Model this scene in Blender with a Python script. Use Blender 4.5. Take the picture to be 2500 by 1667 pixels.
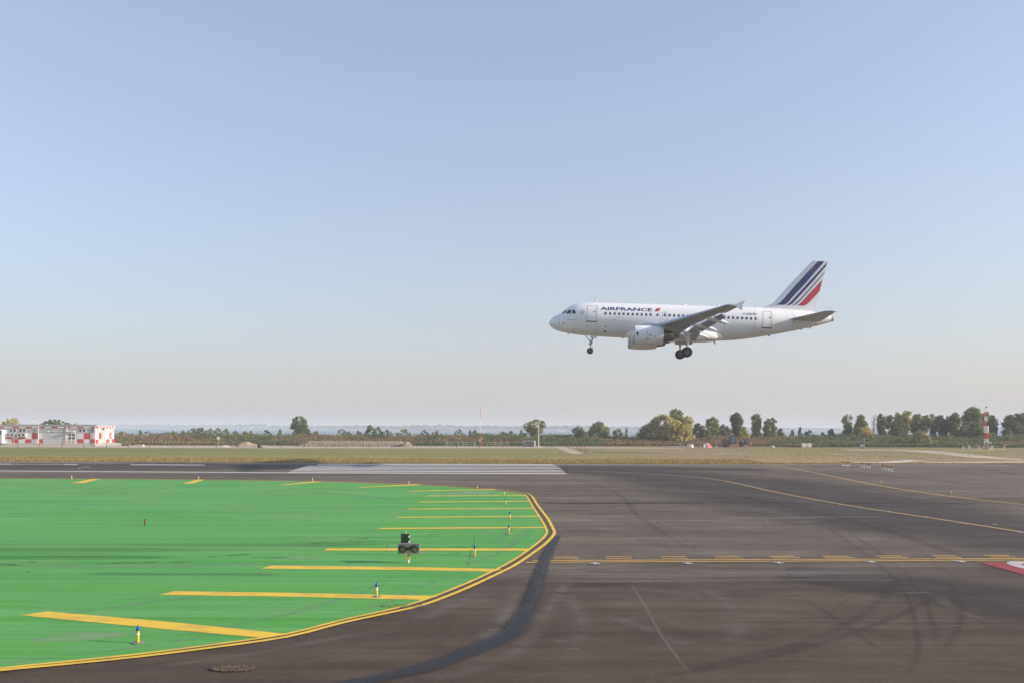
import bpy, bmesh, math, random
import numpy as np
from mathutils import Vector, Matrix
from mathutils.geometry import tessellate_polygon
from mathutils.bvhtree import BVHTree
random.seed(7); rng = np.random.default_rng(7)
SC = bpy.context.scene
COL = SC.collection
for o in list(bpy.data.objects): bpy.data.objects.remove(o)
R = math.radians

# ---------------------------------------------------------------- camera
F, EYE, ROLL = 1944.0, 4.9, 0.0022
cam_d = bpy.data.cameras.new('camera'); cam = bpy.data.objects.new('camera', cam_d); COL.objects.link(cam)
cam_d.sensor_width = 36.0; cam_d.lens = F/2500*36; cam_d.shift_y = (1043-833.5)/2500
cam_d.clip_start = 0.1; cam_d.clip_end = 60000
cam.matrix_world = Matrix.Translation((0, 0, EYE)) @ Matrix.Rotation(R(90), 4, 'X') @ Matrix.Rotation(ROLL, 4, 'Z')
SC.camera = cam
# ---------------------------------------------------------------- light
SUN_EL, SUN_AZ = 18.0, -9.5          # azimuth from +X, towards the camera side
sdir = Vector((math.cos(R(SUN_EL))*math.cos(R(SUN_AZ)), math.cos(R(SUN_EL))*math.sin(R(SUN_AZ)), math.sin(R(SUN_EL))))
sd = bpy.data.lights.new('sun', 'SUN'); sd.energy = 3.3; sd.angle = R(0.55); sd.color = (1.0, 0.86, 0.70)
sun = bpy.data.objects.new('sun', sd); COL.objects.link(sun); sun.location = (60, -20, 60)
sun.rotation_euler = sdir.to_track_quat('Z', 'Y').to_euler()
W = bpy.data.worlds.new('World'); SC.world = W; W.use_nodes = True
nt = W.node_tree; nt.nodes.clear()
sky = nt.nodes.new('ShaderNodeTexSky'); sky.sky_type = 'NISHITA'; sky.sun_disc = False
sky.sun_elevation = R(SUN_EL); sky.sun_rotation = R(90 - SUN_AZ)
sky.altitude = 0; sky.air_density = 1.0; sky.dust_density = 1.0; sky.ozone_density = 3.0
bg = nt.nodes.new('ShaderNodeBackground'); bg.inputs['Strength'].default_value = 0.14
wo = nt.nodes.new('ShaderNodeOutputWorld')
# autumn haze: a pale veil that thickens towards the horizon all the way round, a touch warmer on the sun's side
tc = nt.nodes.new('ShaderNodeTexCoord'); sx = nt.nodes.new('ShaderNodeSeparateXYZ'); nt.links.new(tc.outputs['Generated'], sx.inputs[0])
def wmath(op, a, b, c=None):
    n = nt.nodes.new('ShaderNodeMath'); n.operation = op
    for i, q in enumerate((a, b, c)):
        if q is None: continue
        if isinstance(q, (int, float)): n.inputs[i].default_value = q
        else: nt.links.new(q, n.inputs[i])
    return n.outputs[0]
zc_ = wmath('MAXIMUM', sx.outputs[2], 0.0)
veil = wmath('MULTIPLY_ADD', wmath('POWER', 2.71828, wmath('MULTIPLY', zc_, -3.0)), 0.77, 0.21)
hz = nt.nodes.new('ShaderNodeMix'); hz.data_type = 'RGBA'
nt.links.new(wmath('MULTIPLY_ADD', sx.outputs[0], 0.5, 0.5), hz.inputs[0])
hz.inputs[6].default_value = (1.80, 1.73, 1.82, 1); hz.inputs[7].default_value = (2.20, 2.06, 2.01, 1)
mx_ = nt.nodes.new('ShaderNodeMix'); mx_.data_type = 'RGBA'
nt.links.new(veil, mx_.inputs[0]); nt.links.new(sky.outputs[0], mx_.inputs[6]); nt.links.new(hz.outputs[2], mx_.inputs[7])
nt.links.new(mx_.outputs[2], bg.inputs[0]); nt.links.new(bg.outputs[0], wo.inputs[0])
vs = SC.view_settings; vs.view_transform = 'Standard'; vs.look = 'None'; vs.exposure = 1.05; vs.gamma = 1.0
vs.use_curve_mapping = False
SC.cycles.max_bounces = 6; SC.cycles.transparent_max_bounces = 24; SC.cycles.volume_bounces = 1

# ---------------------------------------------------------------- picture-to-place helpers (survey of the place)
CAMP = Vector((0, 0, EYE))
def ray(u, v):
    dx, dv = u-1250.0, v-1043.0
    return Vector(((dx+ROLL*dv)/F, 1.0, -(dv-ROLL*dx)/F))
def gnd(u, v, z=0.0):
    r = ray(u, v); return CAMP + r*((z-EYE)/r.z)
def atY(u, v, Y): return CAMP + ray(u, v)*Y
def wx(u, Y): return (u-1250.0)/F*Y
def wz(u, v, Y): return EYE - (v-1043.0-ROLL*(u-1250))/F*Y

# ---------------------------------------------------------------- objects
def tag(o, label=None, cat=None, group=None, kind=None):
    if label: o['label'] = label
    if cat: o['category'] = cat
    if group: o['group'] = group
    if kind: o['kind'] = kind
    return o
def empty(name, loc=(0, 0, 0), rz=0.0, label=None, cat=None, group=None):
    o = bpy.data.objects.new(name, None); COL.objects.link(o); o.location = loc; o.rotation_euler = (0, 0, rz)
    o.empty_display_size = 0.3
    return tag(o, label, cat, group)
def link(name, me, material=None, parent=None, loc=None):
    o = bpy.data.objects.new(name, me); COL.objects.link(o)
    if material is not None and len(me.materials) == 0: me.materials.append(material)
    if parent is not None: o.parent = parent
    if loc is not None: o.location = loc
    return o
def kids(o): return [c for c in bpy.data.objects if c.parent == o]
def copy_tree(o, parent=None):
    c = o.copy(); COL.objects.link(c); c.parent = parent
    for ch in kids(o): copy_tree(ch, c)
    return c
class MB:
    def __init__(s): s.v = []; s.f = []
    def quad(s, a, b, c, d):
        n = len(s.v); s.v += [tuple(a), tuple(b), tuple(c), tuple(d)]; s.f.append((n, n+1, n+2, n+3)); return s
    def poly(s, pts):
        n = len(s.v); s.v += [tuple(p) for p in pts]; s.f.append(tuple(range(n, n+len(pts)))); return s
    def box(s, x0, x1, y0, y1, z0, z1, m=None):
        n = len(s.v)
        p = [(x0,y0,z0),(x1,y0,z0),(x1,y1,z0),(x0,y1,z0),(x0,y0,z1),(x1,y0,z1),(x1,y1,z1),(x0,y1,z1)]
        if m is not None: p = [tuple(m @ Vector(q)) for q in p]
        s.v += p
        s.f += [(n,n+3,n+2,n+1),(n+4,n+5,n+6,n+7),(n,n+1,n+5,n+4),(n+1,n+2,n+6,n+5),(n+2,n+3,n+7,n+6),(n+3,n,n+4,n+7)]
        return s
    def tube(s, p0, p1, r0, r1=None, n=8, cap=True):
        p0, p1 = Vector(p0), Vector(p1); r1 = r0 if r1 is None else r1
        d = (p1-p0).normalized(); a = d.orthogonal().normalized(); b = d.cross(a)
        k = len(s.v)
        for p, r in ((p0, r0), (p1, r1)):
            for i in range(n):
                t = 2*math.pi*i/n; s.v.append(tuple(p + a*math.cos(t)*r + b*math.sin(t)*r))
        for i in range(n):
            j = (i+1) % n; s.f.append((k+i, k+j, k+n+j, k+n+i))
        if cap: s.f.append(tuple(k+n-1-i for i in range(n))); s.f.append(tuple(k+n+i for i in range(n)))
        return s
    def lathe(s, prof, o=(0,0,0), axis='z', n=16, cap=(False, False)):
        """prof: (along, radius) pairs"""
        k = len(s.v)
        for (h, r) in prof:
            for i in range(n):
                t = 2*math.pi*i/n; c, q = math.cos(t)*r, math.sin(t)*r
                p = {'z': (c, q, h), 'x': (h, c, q), 'y': (q, h, c)}[axis]
                s.v.append((o[0]+p[0], o[1]+p[1], o[2]+p[2]))
        for j in range(len(prof)-1):
            for i in range(n):
                a = k+j*n+i; b = k+j*n+(i+1) % n; s.f.append((a, b, b+n, a+n))
        if cap[0]: s.f.append(tuple(k+n-1-i for i in range(n)))
        if cap[1]: s.f.append(tuple(k+(len(prof)-1)*n+i for i in range(n)))
        return s
    def loft(s, rings, cap=True):
        k = len(s.v); n = len(rings[0])
        for r in rings: s.v += [tuple(p) for p in r]
        for j in range(len(rings)-1):
            for i in range(n):
                a = k+j*n+i; b = k+j*n+(i+1) % n; s.f.append((a, b, b+n, a+n))
        if cap:
            s.f.append(tuple(k+n-1-i for i in range(n))); s.f.append(tuple(k+(len(rings)-1)*n+i for i in range(n)))
        return s
    def mesh(s, name, smooth=False, fix=True):
        me = bpy.data.meshes.new(name); me.from_pydata(s.v, [], s.f)
        if fix:
            bm = bmesh.new(); bm.from_mesh(me); bmesh.ops.recalc_face_normals(bm, faces=bm.faces); bm.to_mesh(me); bm.free()
        if smooth:
            me.polygons.foreach_set('use_smooth', [True]*len(me.polygons))
            try: me.set_sharp_from_angle(angle=R(38))
            except Exception: pass
        me.update(); return me
    def build(s, name, material, parent=None, smooth=False, loc=None, fix=True):
        return link(name, s.mesh(name, smooth, fix), material, parent, loc)

# ---------------------------------------------------------------- materials
def new_mat(name):
    m = bpy.data.materials.new(name); m.use_nodes = True; m.node_tree.nodes.clear(); return m, m.node_tree
def N(t, typ, **kw):
    n = t.nodes.new(typ)
    for k, v in kw.items(): setattr(n, k, v)
    return n
def noise(t, vec, scale, detail=4, rough=0.55, dim='3D'):
    n = N(t, 'ShaderNodeTexNoise'); n.inputs['Scale'].default_value = scale; n.inputs['Detail'].default_value = detail
    n.inputs['Roughness'].default_value = rough
    if vec is not None: t.links.new(vec, n.inputs['Vector'])
    return n.outputs['Fac']
def objvec(t, sc=(1, 1, 1), loc=(0, 0, 0), rot=(0, 0, 0)):
    g = N(t, 'ShaderNodeNewGeometry'); mp = N(t, 'ShaderNodeMapping')
    mp.inputs['Scale'].default_value = sc; mp.inputs['Location'].default_value = loc; mp.inputs['Rotation'].default_value = rot
    t.links.new(g.outputs['Position'], mp.inputs['Vector']); return mp.outputs[0]
def mrange(t, x, a, b, c, d, clamp=True):
    n = N(t, 'ShaderNodeMapRange'); n.clamp = clamp
    for k, v in zip(('From Min', 'From Max', 'To Min', 'To Max'), (a, b, c, d)): n.inputs[k].default_value = v
    t.links.new(x, n.inputs['Value']); return n.outputs[0]
def math_(t, op, a, b=None):
    n = N(t, 'ShaderNodeMath', operation=op)
    for i, x in enumerate((a, b)):
        if x is None: continue
        if hasattr(x, 'is_linked') or hasattr(x, 'links'): t.links.new(x, n.inputs[i])
        else: n.inputs[i].default_value = x
    return n.outputs[0]
def mix(t, f, a, b, blend='MIX'):
    n = N(t, 'ShaderNodeMix', data_type='RGBA', blend_type=blend)
    for inp, x in ((n.inputs[0], f), (n.inputs[6], a), (n.inputs[7], b)):
        if isinstance(x, (tuple, list)): inp.default_value = (*x[:3], 1)
        elif isinstance(x, (int, float)): inp.default_value = x
        else: t.links.new(x, inp)
    return n.outputs[2]
def scale_col(t, col, fac):
    """col * fac (socket)"""
    n = N(t, 'ShaderNodeVectorMath', operation='SCALE')
    if isinstance(col, (tuple, list)): n.inputs[0].default_value = col[:3]
    else: t.links.new(col, n.inputs[0])
    t.links.new(fac, n.inputs['Scale']); return n.outputs[0]
def finish(t, col, rough=0.7, metal=0.0, bump=None, bstr=0.3, bdist=0.02, spec=0.5, alpha=None, coat=0):
    p = N(t, 'ShaderNodeBsdfPrincipled'); o = N(t, 'ShaderNodeOutputMaterial')
    if isinstance(col, (tuple, list)): p.inputs['Base Color'].default_value = (*col[:3], 1)
    else: t.links.new(col, p.inputs['Base Color'])
    if isinstance(rough, (int, float)): p.inputs['Roughness'].default_value = rough
    else: t.links.new(rough, p.inputs['Roughness'])
    p.inputs['Metallic'].default_value = metal; p.inputs['Specular IOR Level'].default_value = spec
    p.inputs['Coat Weight'].default_value = coat; p.inputs['Coat Roughness'].default_value = 0.1
    if bump is not None:
        b = N(t, 'ShaderNodeBump'); b.inputs['Strength'].default_value = bstr; b.inputs['Distance'].default_value = bdist
        t.links.new(bump, b.inputs['Height']); t.links.new(b.outputs[0], p.inputs['Normal'])
    if alpha is not None:
        tr = N(t, 'ShaderNodeBsdfTransparent'); mx = N(t, 'ShaderNodeMixShader')
        t.links.new(alpha, mx.inputs[0]); t.links.new(tr.outputs[0], mx.inputs[1]); t.links.new(p.outputs[0], mx.inputs[2])
        t.links.new(mx.outputs[0], o.inputs[0])
    else: t.links.new(p.outputs[0], o.inputs[0])
    return p
def paint(name, col, rough=0.5, metal=0.0, var=0.15, scale=3.0, coat=0, spec=0.5, bump=0.0):
    """painted or plain surface with a little uneven colour and grime"""
    m, t = new_mat(name); v = objvec(t)
    n1 = noise(t, v, scale, 5); f = mrange(t, n1, 0.3, 0.7, 1-var, 1+var*0.6)
    n2 = noise(t, v, scale*7, 3)
    finish(t, scale_col(t, col, f), mrange(t, n2, 0.3, 0.7, max(0.02, rough-0.08), min(1, rough+0.1)), metal, coat=coat, spec=spec,
           bump=n2 if bump else None, bstr=bump)
    return m
def decal_mat(name, col, strength=1.0, soft=0.5, ns=1.0, stretch=(1, 1), lo=0.35, hi=0.6, rough=0.8, endfade=0.08, spec=0.3):
    """worn mark: opacity falls off across the ribbon's width, broken by noise"""
    m, t = new_mat(name)
    uv = N(t, 'ShaderNodeUVMap'); sp = N(t, 'ShaderNodeSeparateXYZ'); t.links.new(uv.outputs[0], sp.inputs[0])
    a = math_(t, 'ABSOLUTE', math_(t, 'MULTIPLY_ADD', sp.outputs[0], 2.0)); 
    # |2u-1|
    a.node.inputs[0].links[0].from_node.inputs[2].default_value = -1.0
    edge = mrange(t, a, 1-soft, 1.0, 1.0, 0.0)
    e2 = math_(t, 'ABSOLUTE', math_(t, 'MULTIPLY_ADD', sp.outputs[1], 2.0)); e2.node.inputs[0].links[0].from_node.inputs[2].default_value = -1.0
    ends = mrange(t, e2, 1-endfade, 1.0, 1.0, 0.0)
    v = objvec(t, (stretch[0], stretch[1], 1))
    n = mrange(t, noise(t, v, ns, 6, 0.62), lo, hi, 0.0, 1.0)
    al = math_(t, 'MULTIPLY', math_(t, 'MULTIPLY', edge, ends), math_(t, 'MULTIPLY', n, strength))
    fine = mrange(t, noise(t, objvec(t), 14, 3), 0.3, 0.7, 0.8, 1.2)
    finish(t, scale_col(t, col, fine), rough, alpha=al, spec=spec)
    return m
def ribbon_mesh(pts, width, z=0.012, smoothn=6, name='ribbon'):
    """flat strip along ground points [(x,y)], width number or per-point list (metres, across)"""
    P = [Vector((p[0], p[1])) for p in pts]
    w = width if isinstance(width, (list, tuple)) else [width]*len(P)
    if smoothn > 1 and len(P) > 2:
        Q, ww = [], []
        for i in range(len(P)-1):
            p0, p1, p2, p3 = P[max(i-1, 0)], P[i], P[i+1], P[min(i+2, len(P)-1)]
            # centripetal-like: limit tangents to the chord length
            L = (p2-p1).length
            m1 = (p2-p0); m1 = m1*(L/max(m1.length, 1e-6)); m2 = (p3-p1); m2 = m2*(L/max(m2.length, 1e-6))
            for k in range(smoothn):
                s = k/smoothn
                Q.append((2*s**3-3*s*s+1)*p1 + (s**3-2*s*s+s)*m1 + (-2*s**3+3*s*s)*p2 + (s**3-s*s)*m2)
                ww.append(w[i]*(1-s)+w[i+1]*s)
        Q.append(P[-1]); ww.append(w[-1]); P, w = Q, ww
    acc = [0.0]
    for i in range(1, len(P)): acc.append(acc[-1] + (P[i]-P[i-1]).length)
    tot = max(acc[-1], 1e-6); vs_, fs, uvs = [], [], []
    for i, p in enumerate(P):
        d = (P[min(i+1, len(P)-1)] - P[max(i-1, 0)]).normalized(); n = Vector((-d.y, d.x))
        for sgn, uu in ((-0.5, 0.0), (0, .5), (0.5, 1.0)):
            q = p + n*w[i]*sgn; vs_.append((q.x, q.y, z)); uvs.append((uu, acc[i]/tot))
    for i in range(len(P)-1):
        for j in (0, 1):
            a = 3*i+j; fs.append((a, a+3, a+4, a+1))
    me = bpy.data.meshes.new(name); me.from_pydata(vs_, [], fs)
    ul = me.uv_layers.new(name='UVMap')
    for pl in me.polygons:
        for li in pl.loop_indices: ul.data[li].uv = uvs[me.loops[li].vertex_index]
    if len(me.polygons) and me.polygons[0].normal.z < 0: me.flip_normals()
    me.update(); return me
def gpts(pp): return [tuple(gnd(u, v).xy) for u, v in pp]
def flat(pts_px, z, name, material, parent):
    """flat sheet outlined by picture points on the ground"""
    P = [Vector((*gnd(u, v).xy, z)) for u, v in pts_px]
    tris = tessellate_polygon([P]); me = bpy.data.meshes.new(name); me.from_pydata([tuple(p) for p in P], [], [tuple(x) for x in tris])
    for pl in me.polygons:
        if pl.normal.z < 0: pl.flip()
    me.update(); return link(name, me, material, parent)
# ================================================================ GROUND MATERIALS
def asphalt_mat(name, base, tint2, near):
    m, t = new_mat(name)
    vL = objvec(t, (0.012, 0.22, 1)); vM = objvec(t, (0.06, 1.1, 1)); vF = objvec(t); vB = objvec(t, (0.05, 0.09, 1)); vD = objvec(t, (0.16, 0.34, 1), rot=(0, 0, .5))
    big = noise(t, vB, 1.0, 5, 0.6)
    c = mix(t, mrange(t, big, 0.40, 0.60, 0, 1), base, tint2)
    # the asphalt colour turns darker on the camera side, along an uneven border
    g_ = N(t, 'ShaderNodeNewGeometry'); sp = N(t, 'ShaderNodeSeparateXYZ'); t.links.new(g_.outputs['Position'], sp.inputs[0])
    yy = math_(t, 'ADD', sp.outputs[1], mrange(t, noise(t, vD, 1.0, 5, 0.65), .25, .75, -7, 7))
    c = mix(t, mrange(t, yy, 21, 31, 1, 0), c, near)
    s1 = mrange(t, noise(t, vL, 1.0, 8, 0.7), 0.36, 0.64, 0.80, 1.24)
    s2 = mrange(t, noise(t, vM, 1.0, 7, 0.68), 0.36, 0.64, 0.84, 1.20)
    s3 = mrange(t, noise(t, objvec(t, (0.5, 0.8, 1), rot=(0, 0, -.6)), 1.0, 6, 0.65), 0.38, 0.62, 0.90, 1.12)
    g = mrange(t, noise(t, vF, 34, 4, 0.75), 0.34, 0.66, 0.66, 1.38)
    g2 = mrange(t, noise(t, vF, 120, 2, 0.6), 0.36, 0.64, 0.72, 1.3)
    sc = mrange(t, noise(t, objvec(t, (0.035, 2.6, 1), (3, 9, 0)), 1.0, 8, 0.72), 0.56, 0.68, 0.0, 0.42)
    sc2 = mrange(t, noise(t, objvec(t, (0.9, 0.06, 1), (7, 2, 0), (0, 0, .45)), 1.0, 7, 0.7), 0.60, 0.72, 0.0, 0.28)
    f = math_(t, 'MULTIPLY', math_(t, 'MULTIPLY', s1, s2), math_(t, 'MULTIPLY', math_(t, 'MULTIPLY', g, g2), s3))
    c = scale_col(t, c, f)
    c = mix(t, sc, c, (0.175, 0.155, 0.14)); c = mix(t, sc2, c, (0.16, 0.14, 0.125))
    finish(t, c, 0.86, bump=noise(t, vF, 90, 2), bstr=0.4, bdist=0.006, spec=0.08)
    return m
M = {}
M['asphalt'] = asphalt_mat('worn brown asphalt', (0.118, 0.096, 0.078), (0.154, 0.127, 0.103), (0.087, 0.067, 0.052))
M['dark_asphalt'] = decal_mat('newer blue grey asphalt', (0.064, 0.053, 0.051), 0.85, 0.75, 0.5, (0.12, .8), 0.18, 0.52, 0.8, 0.05)
M['pale_asphalt'] = decal_mat('pale worn asphalt', (0.225, 0.195, 0.17), 0.42, 1.0, 0.5, (0.5, 2), 0.36, 0.6, 0.9, 0.4)
M['scratch'] = decal_mat('thin pale scratch', (0.25, 0.22, 0.19), 0.36, 0.9, 0.8, (1, 1), 0.2, 0.5, 0.9, 0.3)
M['tyre'] = decal_mat('tyre rubber trace', (0.050, 0.041, 0.038), 0.28, 1.0, 0.6, (1, 1), 0.2, 0.6, 0.7, 0.2)
M['scrape'] = decal_mat('pale scrape', (0.30, 0.265, 0.245), 0.62, 1.0, 0.5, (0.15, 5), 0.36, 0.62, 0.9, 0.6)
M['crack'] = decal_mat('sealed crack', (0.035, 0.030, 0.028), 0.6, 0.8, 3.0, (1, 1), 0.40, 0.58, 0.6, 0.05)
M['tar_band'] = decal_mat('dark bitumen band', (0.022, 0.020, 0.020), 0.8, 0.45, 1.2, (1, 1), 0.05, 0.45, 0.55, 0.02, 0.5)
def ground_mat():
    m, t = new_mat('field grass')
    g = N(t, 'ShaderNodeNewGeometry'); sp = N(t, 'ShaderNodeSeparateXYZ'); t.links.new(g.outputs['Position'], sp.inputs[0])
    vL = objvec(t, (0.018, 0.16, 1)); vM = objvec(t, (0.08, 0.5, 1))
    wob = mrange(t, noise(t, vM, 1.0, 5), 0.2, 0.8, -9, 9)
    y = math_(t, 'ADD', sp.outputs[1], wob); x = sp.outputs[0]
    green, gold, brown = (0.215, 0.225, 0.075), (0.39, 0.29, 0.125), (0.35, 0.255, 0.145)
    c = mix(t, mrange(t, noise(t, vL, 1.0, 6, 0.6), 0.4, 0.62, 0, 1), green, (0.28, 0.25, 0.095))
    # taller dry grass beside the asphalt, drier ground towards the right of the field
    c = mix(t, mrange(t, y, 124, 136, 1, 0), c, gold)
    xr = math_(t, 'ADD', x, mrange(t, noise(t, vL, 0.7, 4), 0.2, 0.8, -25, 25))
    c = mix(t, mrange(t, xr, 2, 30, 0, 0.8), c, brown)
    c = mix(t, mrange(t, math_(t, 'MULTIPLY', mrange(t, xr, 40, 60, 0, 1), mrange(t, y, 140, 165, 0, 1)), 0, 1, 0, 0.75), c, (0.25, 0.235, 0.09))
    f = mrange(t, noise(t, objvec(t, (0.6, 1, 1)), 1.6, 6, 0.7), 0.25, 0.75, 0.6, 1.3)
    f2 = mrange(t, noise(t, objvec(t, (0.03, 0.5, 1)), 1.0, 6, 0.7), 0.3, 0.7, 0.8, 1.18)
    finish(t, scale_col(t, c, math_(t, 'MULTIPLY', f, f2)), 0.95, bump=noise(t, objvec(t), 5, 5), bstr=0.6, bdist=0.15, spec=0.1)
    return m
M['ground'] = ground_mat()
def green_paint():
    m, t = new_mat('green painted asphalt')
    vL = objvec(t, (0.05, 1.5, 1)); vX = objvec(t, (0.02, 4.5, 1)); vB = objvec(t, (0.07, 0.16, 1)); vF = objvec(t)
    c = mix(t, mrange(t, noise(t, vB, 1.0, 4), 0.35, 0.65, 0, 1), (0.074, 0.320, 0.046), (0.112, 0.355, 0.072))
    c = mix(t, mrange(t, noise(t, vL, 1.0, 6, 0.65), 0.47, 0.62, 0, 0.55), c, (0.170, 0.385, 0.140))
    c = mix(t, mrange(t, noise(t, vX, 1.0, 7, 0.7), 0.52, 0.64, 0, 0.40), c, (0.085, 0.225, 0.075))
    f = mrange(t, noise(t, vX, 2.0, 8, 0.75), 0.38, 0.62, 0.86, 1.13)
    g = mrange(t, noise(t, vF, 34, 4, 0.75), 0.34, 0.66, 0.82, 1.2)
    finish(t, scale_col(t, c, math_(t, 'MULTIPLY', f, g)), 0.8, bump=noise(t, vF, 60, 2), bstr=0.3, bdist=0.006, spec=0.25)
    return m
M['green'] = green_paint()
M['green_dark'] = decal_mat('thin green paint', (0.060, 0.200, 0.062), 0.42, 0.9, 0.6, (0.05, 4), 0.38, 0.62, 0.85, 0.2)
M['green_pale'] = decal_mat('chalky green paint', (0.21, 0.40, 0.19), 0.7, 0.8, 0.6, (0.2, 3), 0.38, 0.6, 0.85, 0.3)
M['green_chalk'] = decal_mat('bare chalky patch', (0.34, 0.45, 0.28), 0.85, 1.0, 0.8, (0.35, 3), 0.32, 0.6, 0.85, 0.5)
M['green_edge'] = decal_mat('broken paint edge', (0.020, 0.070, 0.030), 0.8, 0.9, 2.2, (0.6, 3), 0.46, 0.6, 0.85, 0.2)
def line_paint(name, col, wear=0.35):
    m, t = new_mat(name); v = objvec(t)
    n = noise(t, objvec(t, (0.5, 1, 1)), 2.2, 8, 0.75)
    c = mix(t, mrange(t, n, 0.46, 0.62, 0, wear), col, (0.2, 0.16, 0.12))
    g = mrange(t, noise(t, v, 26, 3, 0.7), 0.25, 0.75, 0.86, 1.14)
    finish(t, scale_col(t, c, g), 0.7, spec=0.3); return m
M['yellow'] = line_paint('yellow road paint', (0.82, 0.535, 0.05), 0.35)
M['yellow_worn'] = line_paint('worn yellow road paint', (0.56, 0.35, 0.11), 0.55)
M['white_line'] = line_paint('white road paint', (0.52, 0.49, 0.475), 0.3)
M['white_bright'] = line_paint('fresh white stripe paint', (0.66, 0.63, 0.60), 0.15)
M['red_paint'] = line_paint('red road paint', (0.30, 0.035, 0.04), 0.35)
M['brown_gap'] = paint('brown asphalt between lines', (0.085, 0.062, 0.045), 0.85, var=0.2, scale=4)
def soil(name, a, b, sx=0.25):
    m, t = new_mat(name)
    c = mix(t, mrange(t, noise(t, objvec(t, (sx, 1, 1)), 0.8, 7, 0.65), 0.35, 0.65, 0, 1), a, b)
    f = mrange(t, noise(t, objvec(t), 4, 5, 0.7), 0.25, 0.75, 0.7, 1.25)
    finish(t, scale_col(t, c, f), 0.95, bump=noise(t, objvec(t), 3, 6, 0.7), bstr=0.8, bdist=0.2, spec=0.1); return m
M['soil'] = soil('sandy spoil', (0.46, 0.36, 0.25), (0.34, 0.27, 0.19))
M['soil_dark'] = soil('clay spoil', (0.34, 0.285, 0.21), (0.25, 0.205, 0.155))
M['gravel'] = decal_mat('pale gravel', (0.47, 0.39, 0.30), 1.0, 0.3, 0.5, (0.25, 2.2), 0.2, 0.42, 0.95, 0.04)
M['track'] = decal_mat('dry dirt track', (0.60, 0.50, 0.38), 0.95, 0.4, 0.35, (0.2, 1.4), 0.28, 0.55, 0.95, 0.03)
M['slab'] = decal_mat('pale concrete slab', (0.58, 0.54, 0.48), 0.95, 0.15, 0.5, (0.3, 2), 0.2, 0.4, 0.9, 0.02)

# ================================================================ THE SETTING
def sheet(name, x0, x1, y0, y1, z, material, nx=1, ny=1):
    b = MB()
    for i in range(nx):
        for j in range(ny):
            a, c = x0+(x1-x0)*i/nx, x0+(x1-x0)*(i+1)/nx; d, e = y0+(y1-y0)*j/ny, y0+(y1-y0)*(j+1)/ny
            b.quad((a, d, z), (c, d, z), (c, e, z), (a, e, z))
    o = b.build(name, material, fix=False); o['kind'] = 'structure'; return o
# one land sheet with a bank that dips under the lagoon behind the scrub
gb = MB(); SHORE = 330.0
prof = [(-3000, 0.0), (-200, 0.0), (0, 0.0), (110, 0.0), (210, 0.0), (300, 0.1), (SHORE, -0.3), (SHORE+14, -2.4)]
for j in range(len(prof)-1):
    (ya, za), (yb, zb) = prof[j], prof[j+1]
    gb.quad((-5000, ya, za), (5000, ya, za), (5000, yb, zb), (-5000, yb, zb))
ground = gb.build('ground', M['ground'], fix=False); ground['kind'] = 'structure'
# lagoon
m, t = new_mat('lagoon water')
wv = noise(t, objvec(t, (0.25, 0.9, 1)), 0.9, 5, 0.6)
tint = mix(t, mrange(t, noise(t, objvec(t, (0.002, 0.012, 1)), 1.0, 4), 0.35, 0.65, 0, 1), (0.13, 0.21, 0.27), (0.17, 0.25, 0.30))
finish(t, tint, 0.35, bump=wv, bstr=0.9, bdist=0.5, spec=0.3)
ZW = -1.5
water = sheet('water', -7000, 7000, 320, 9000, ZW, m); 
# asphalt of runway, taxiway and apron: one paved surface
far_edge = [(-900, 1119.5), (0, 1125.3), (500, 1128.3), (900, 1129.8), (1380, 1131.4), (1980, 1132.6), (2500, 1132.8), (3500, 1134)]
fe = [gnd(u, v) for u, v in far_edge]
ab = MB()
for i in range(len(fe)-1):
    a, b_ = fe[i], fe[i+1]
    ab.quad((a.x, -120, 0.004), (b_.x, -120, 0.004), (b_.x, b_.y, 0.004), (a.x, a.y, 0.004))
ab.quad((-400, -120, 0.004), (fe[0].x, -120, 0.004), (fe[0].x, fe[0].y, 0.004), (-400, fe[0].y+6, 0.004))
ab.quad((fe[-1].x, -120, 0.004), (400, -120, 0.004), (400, fe[-1].y-4, 0.004), (fe[-1].x, fe[-1].y, 0.004))
runway = ab.build('runway', M['asphalt'], fix=False); runway['kind'] = 'structure'
_z = [0.008]
def zz():
    _z[0] += 0.00035; return _z[0]
def strip(name, px, w, material, parent=None, z=None, sm=5):
    return link(name, ribbon_mesh(gpts(px), w, zz() if z is None else z, sm, name), material, runway if parent is None else parent)
# newer bluish asphalt along the taxi route and on the runway's far half
strip('asphalt_patch', [(900, 1142), (1400, 1148), (1650, 1162), (1850, 1192), (2050, 1232), (2250, 1272), (2450, 1305), (2750, 1350)], [9, 13, 20, 24, 22, 17, 13, 12], M['dark_asphalt'])
strip('asphalt_patch', [(-700, 1133), (600, 1138), (1500, 1142), (1900, 1146)], [17, 17, 15, 8], M['dark_asphalt'])
strip('asphalt_patch', [(1900, 1395), (2150, 1420), (2500, 1470), (2900, 1520)], [3, 5, 6, 6], M['dark_asphalt'])
strip('asphalt_shoulder', [(-900, 1122), (0, 1127.2), (500, 1130.2), (900, 1131.6), (1380, 1133), (1980, 1134.2), (2500, 1134.6)], 3.0, decal_mat('pale shoulder', (0.27, 0.24, 0.22), 0.8, 0.3, 0.3, (0.1, 1), 0.1, 0.4, 0.9, 0.02))
strip('asphalt_joint', [(1305, 1227), (1500, 1227.5), (1800, 1226), (2100, 1227), (2400, 1230)], [1.2, 1.2, .9, .8, .5], decal_mat('dark joint', (0.04, 0.035, 0.035), 0.7, 0.4, 0.2, (0.3, 2), 0.2, 0.45, 0.7, 0.1))
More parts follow.
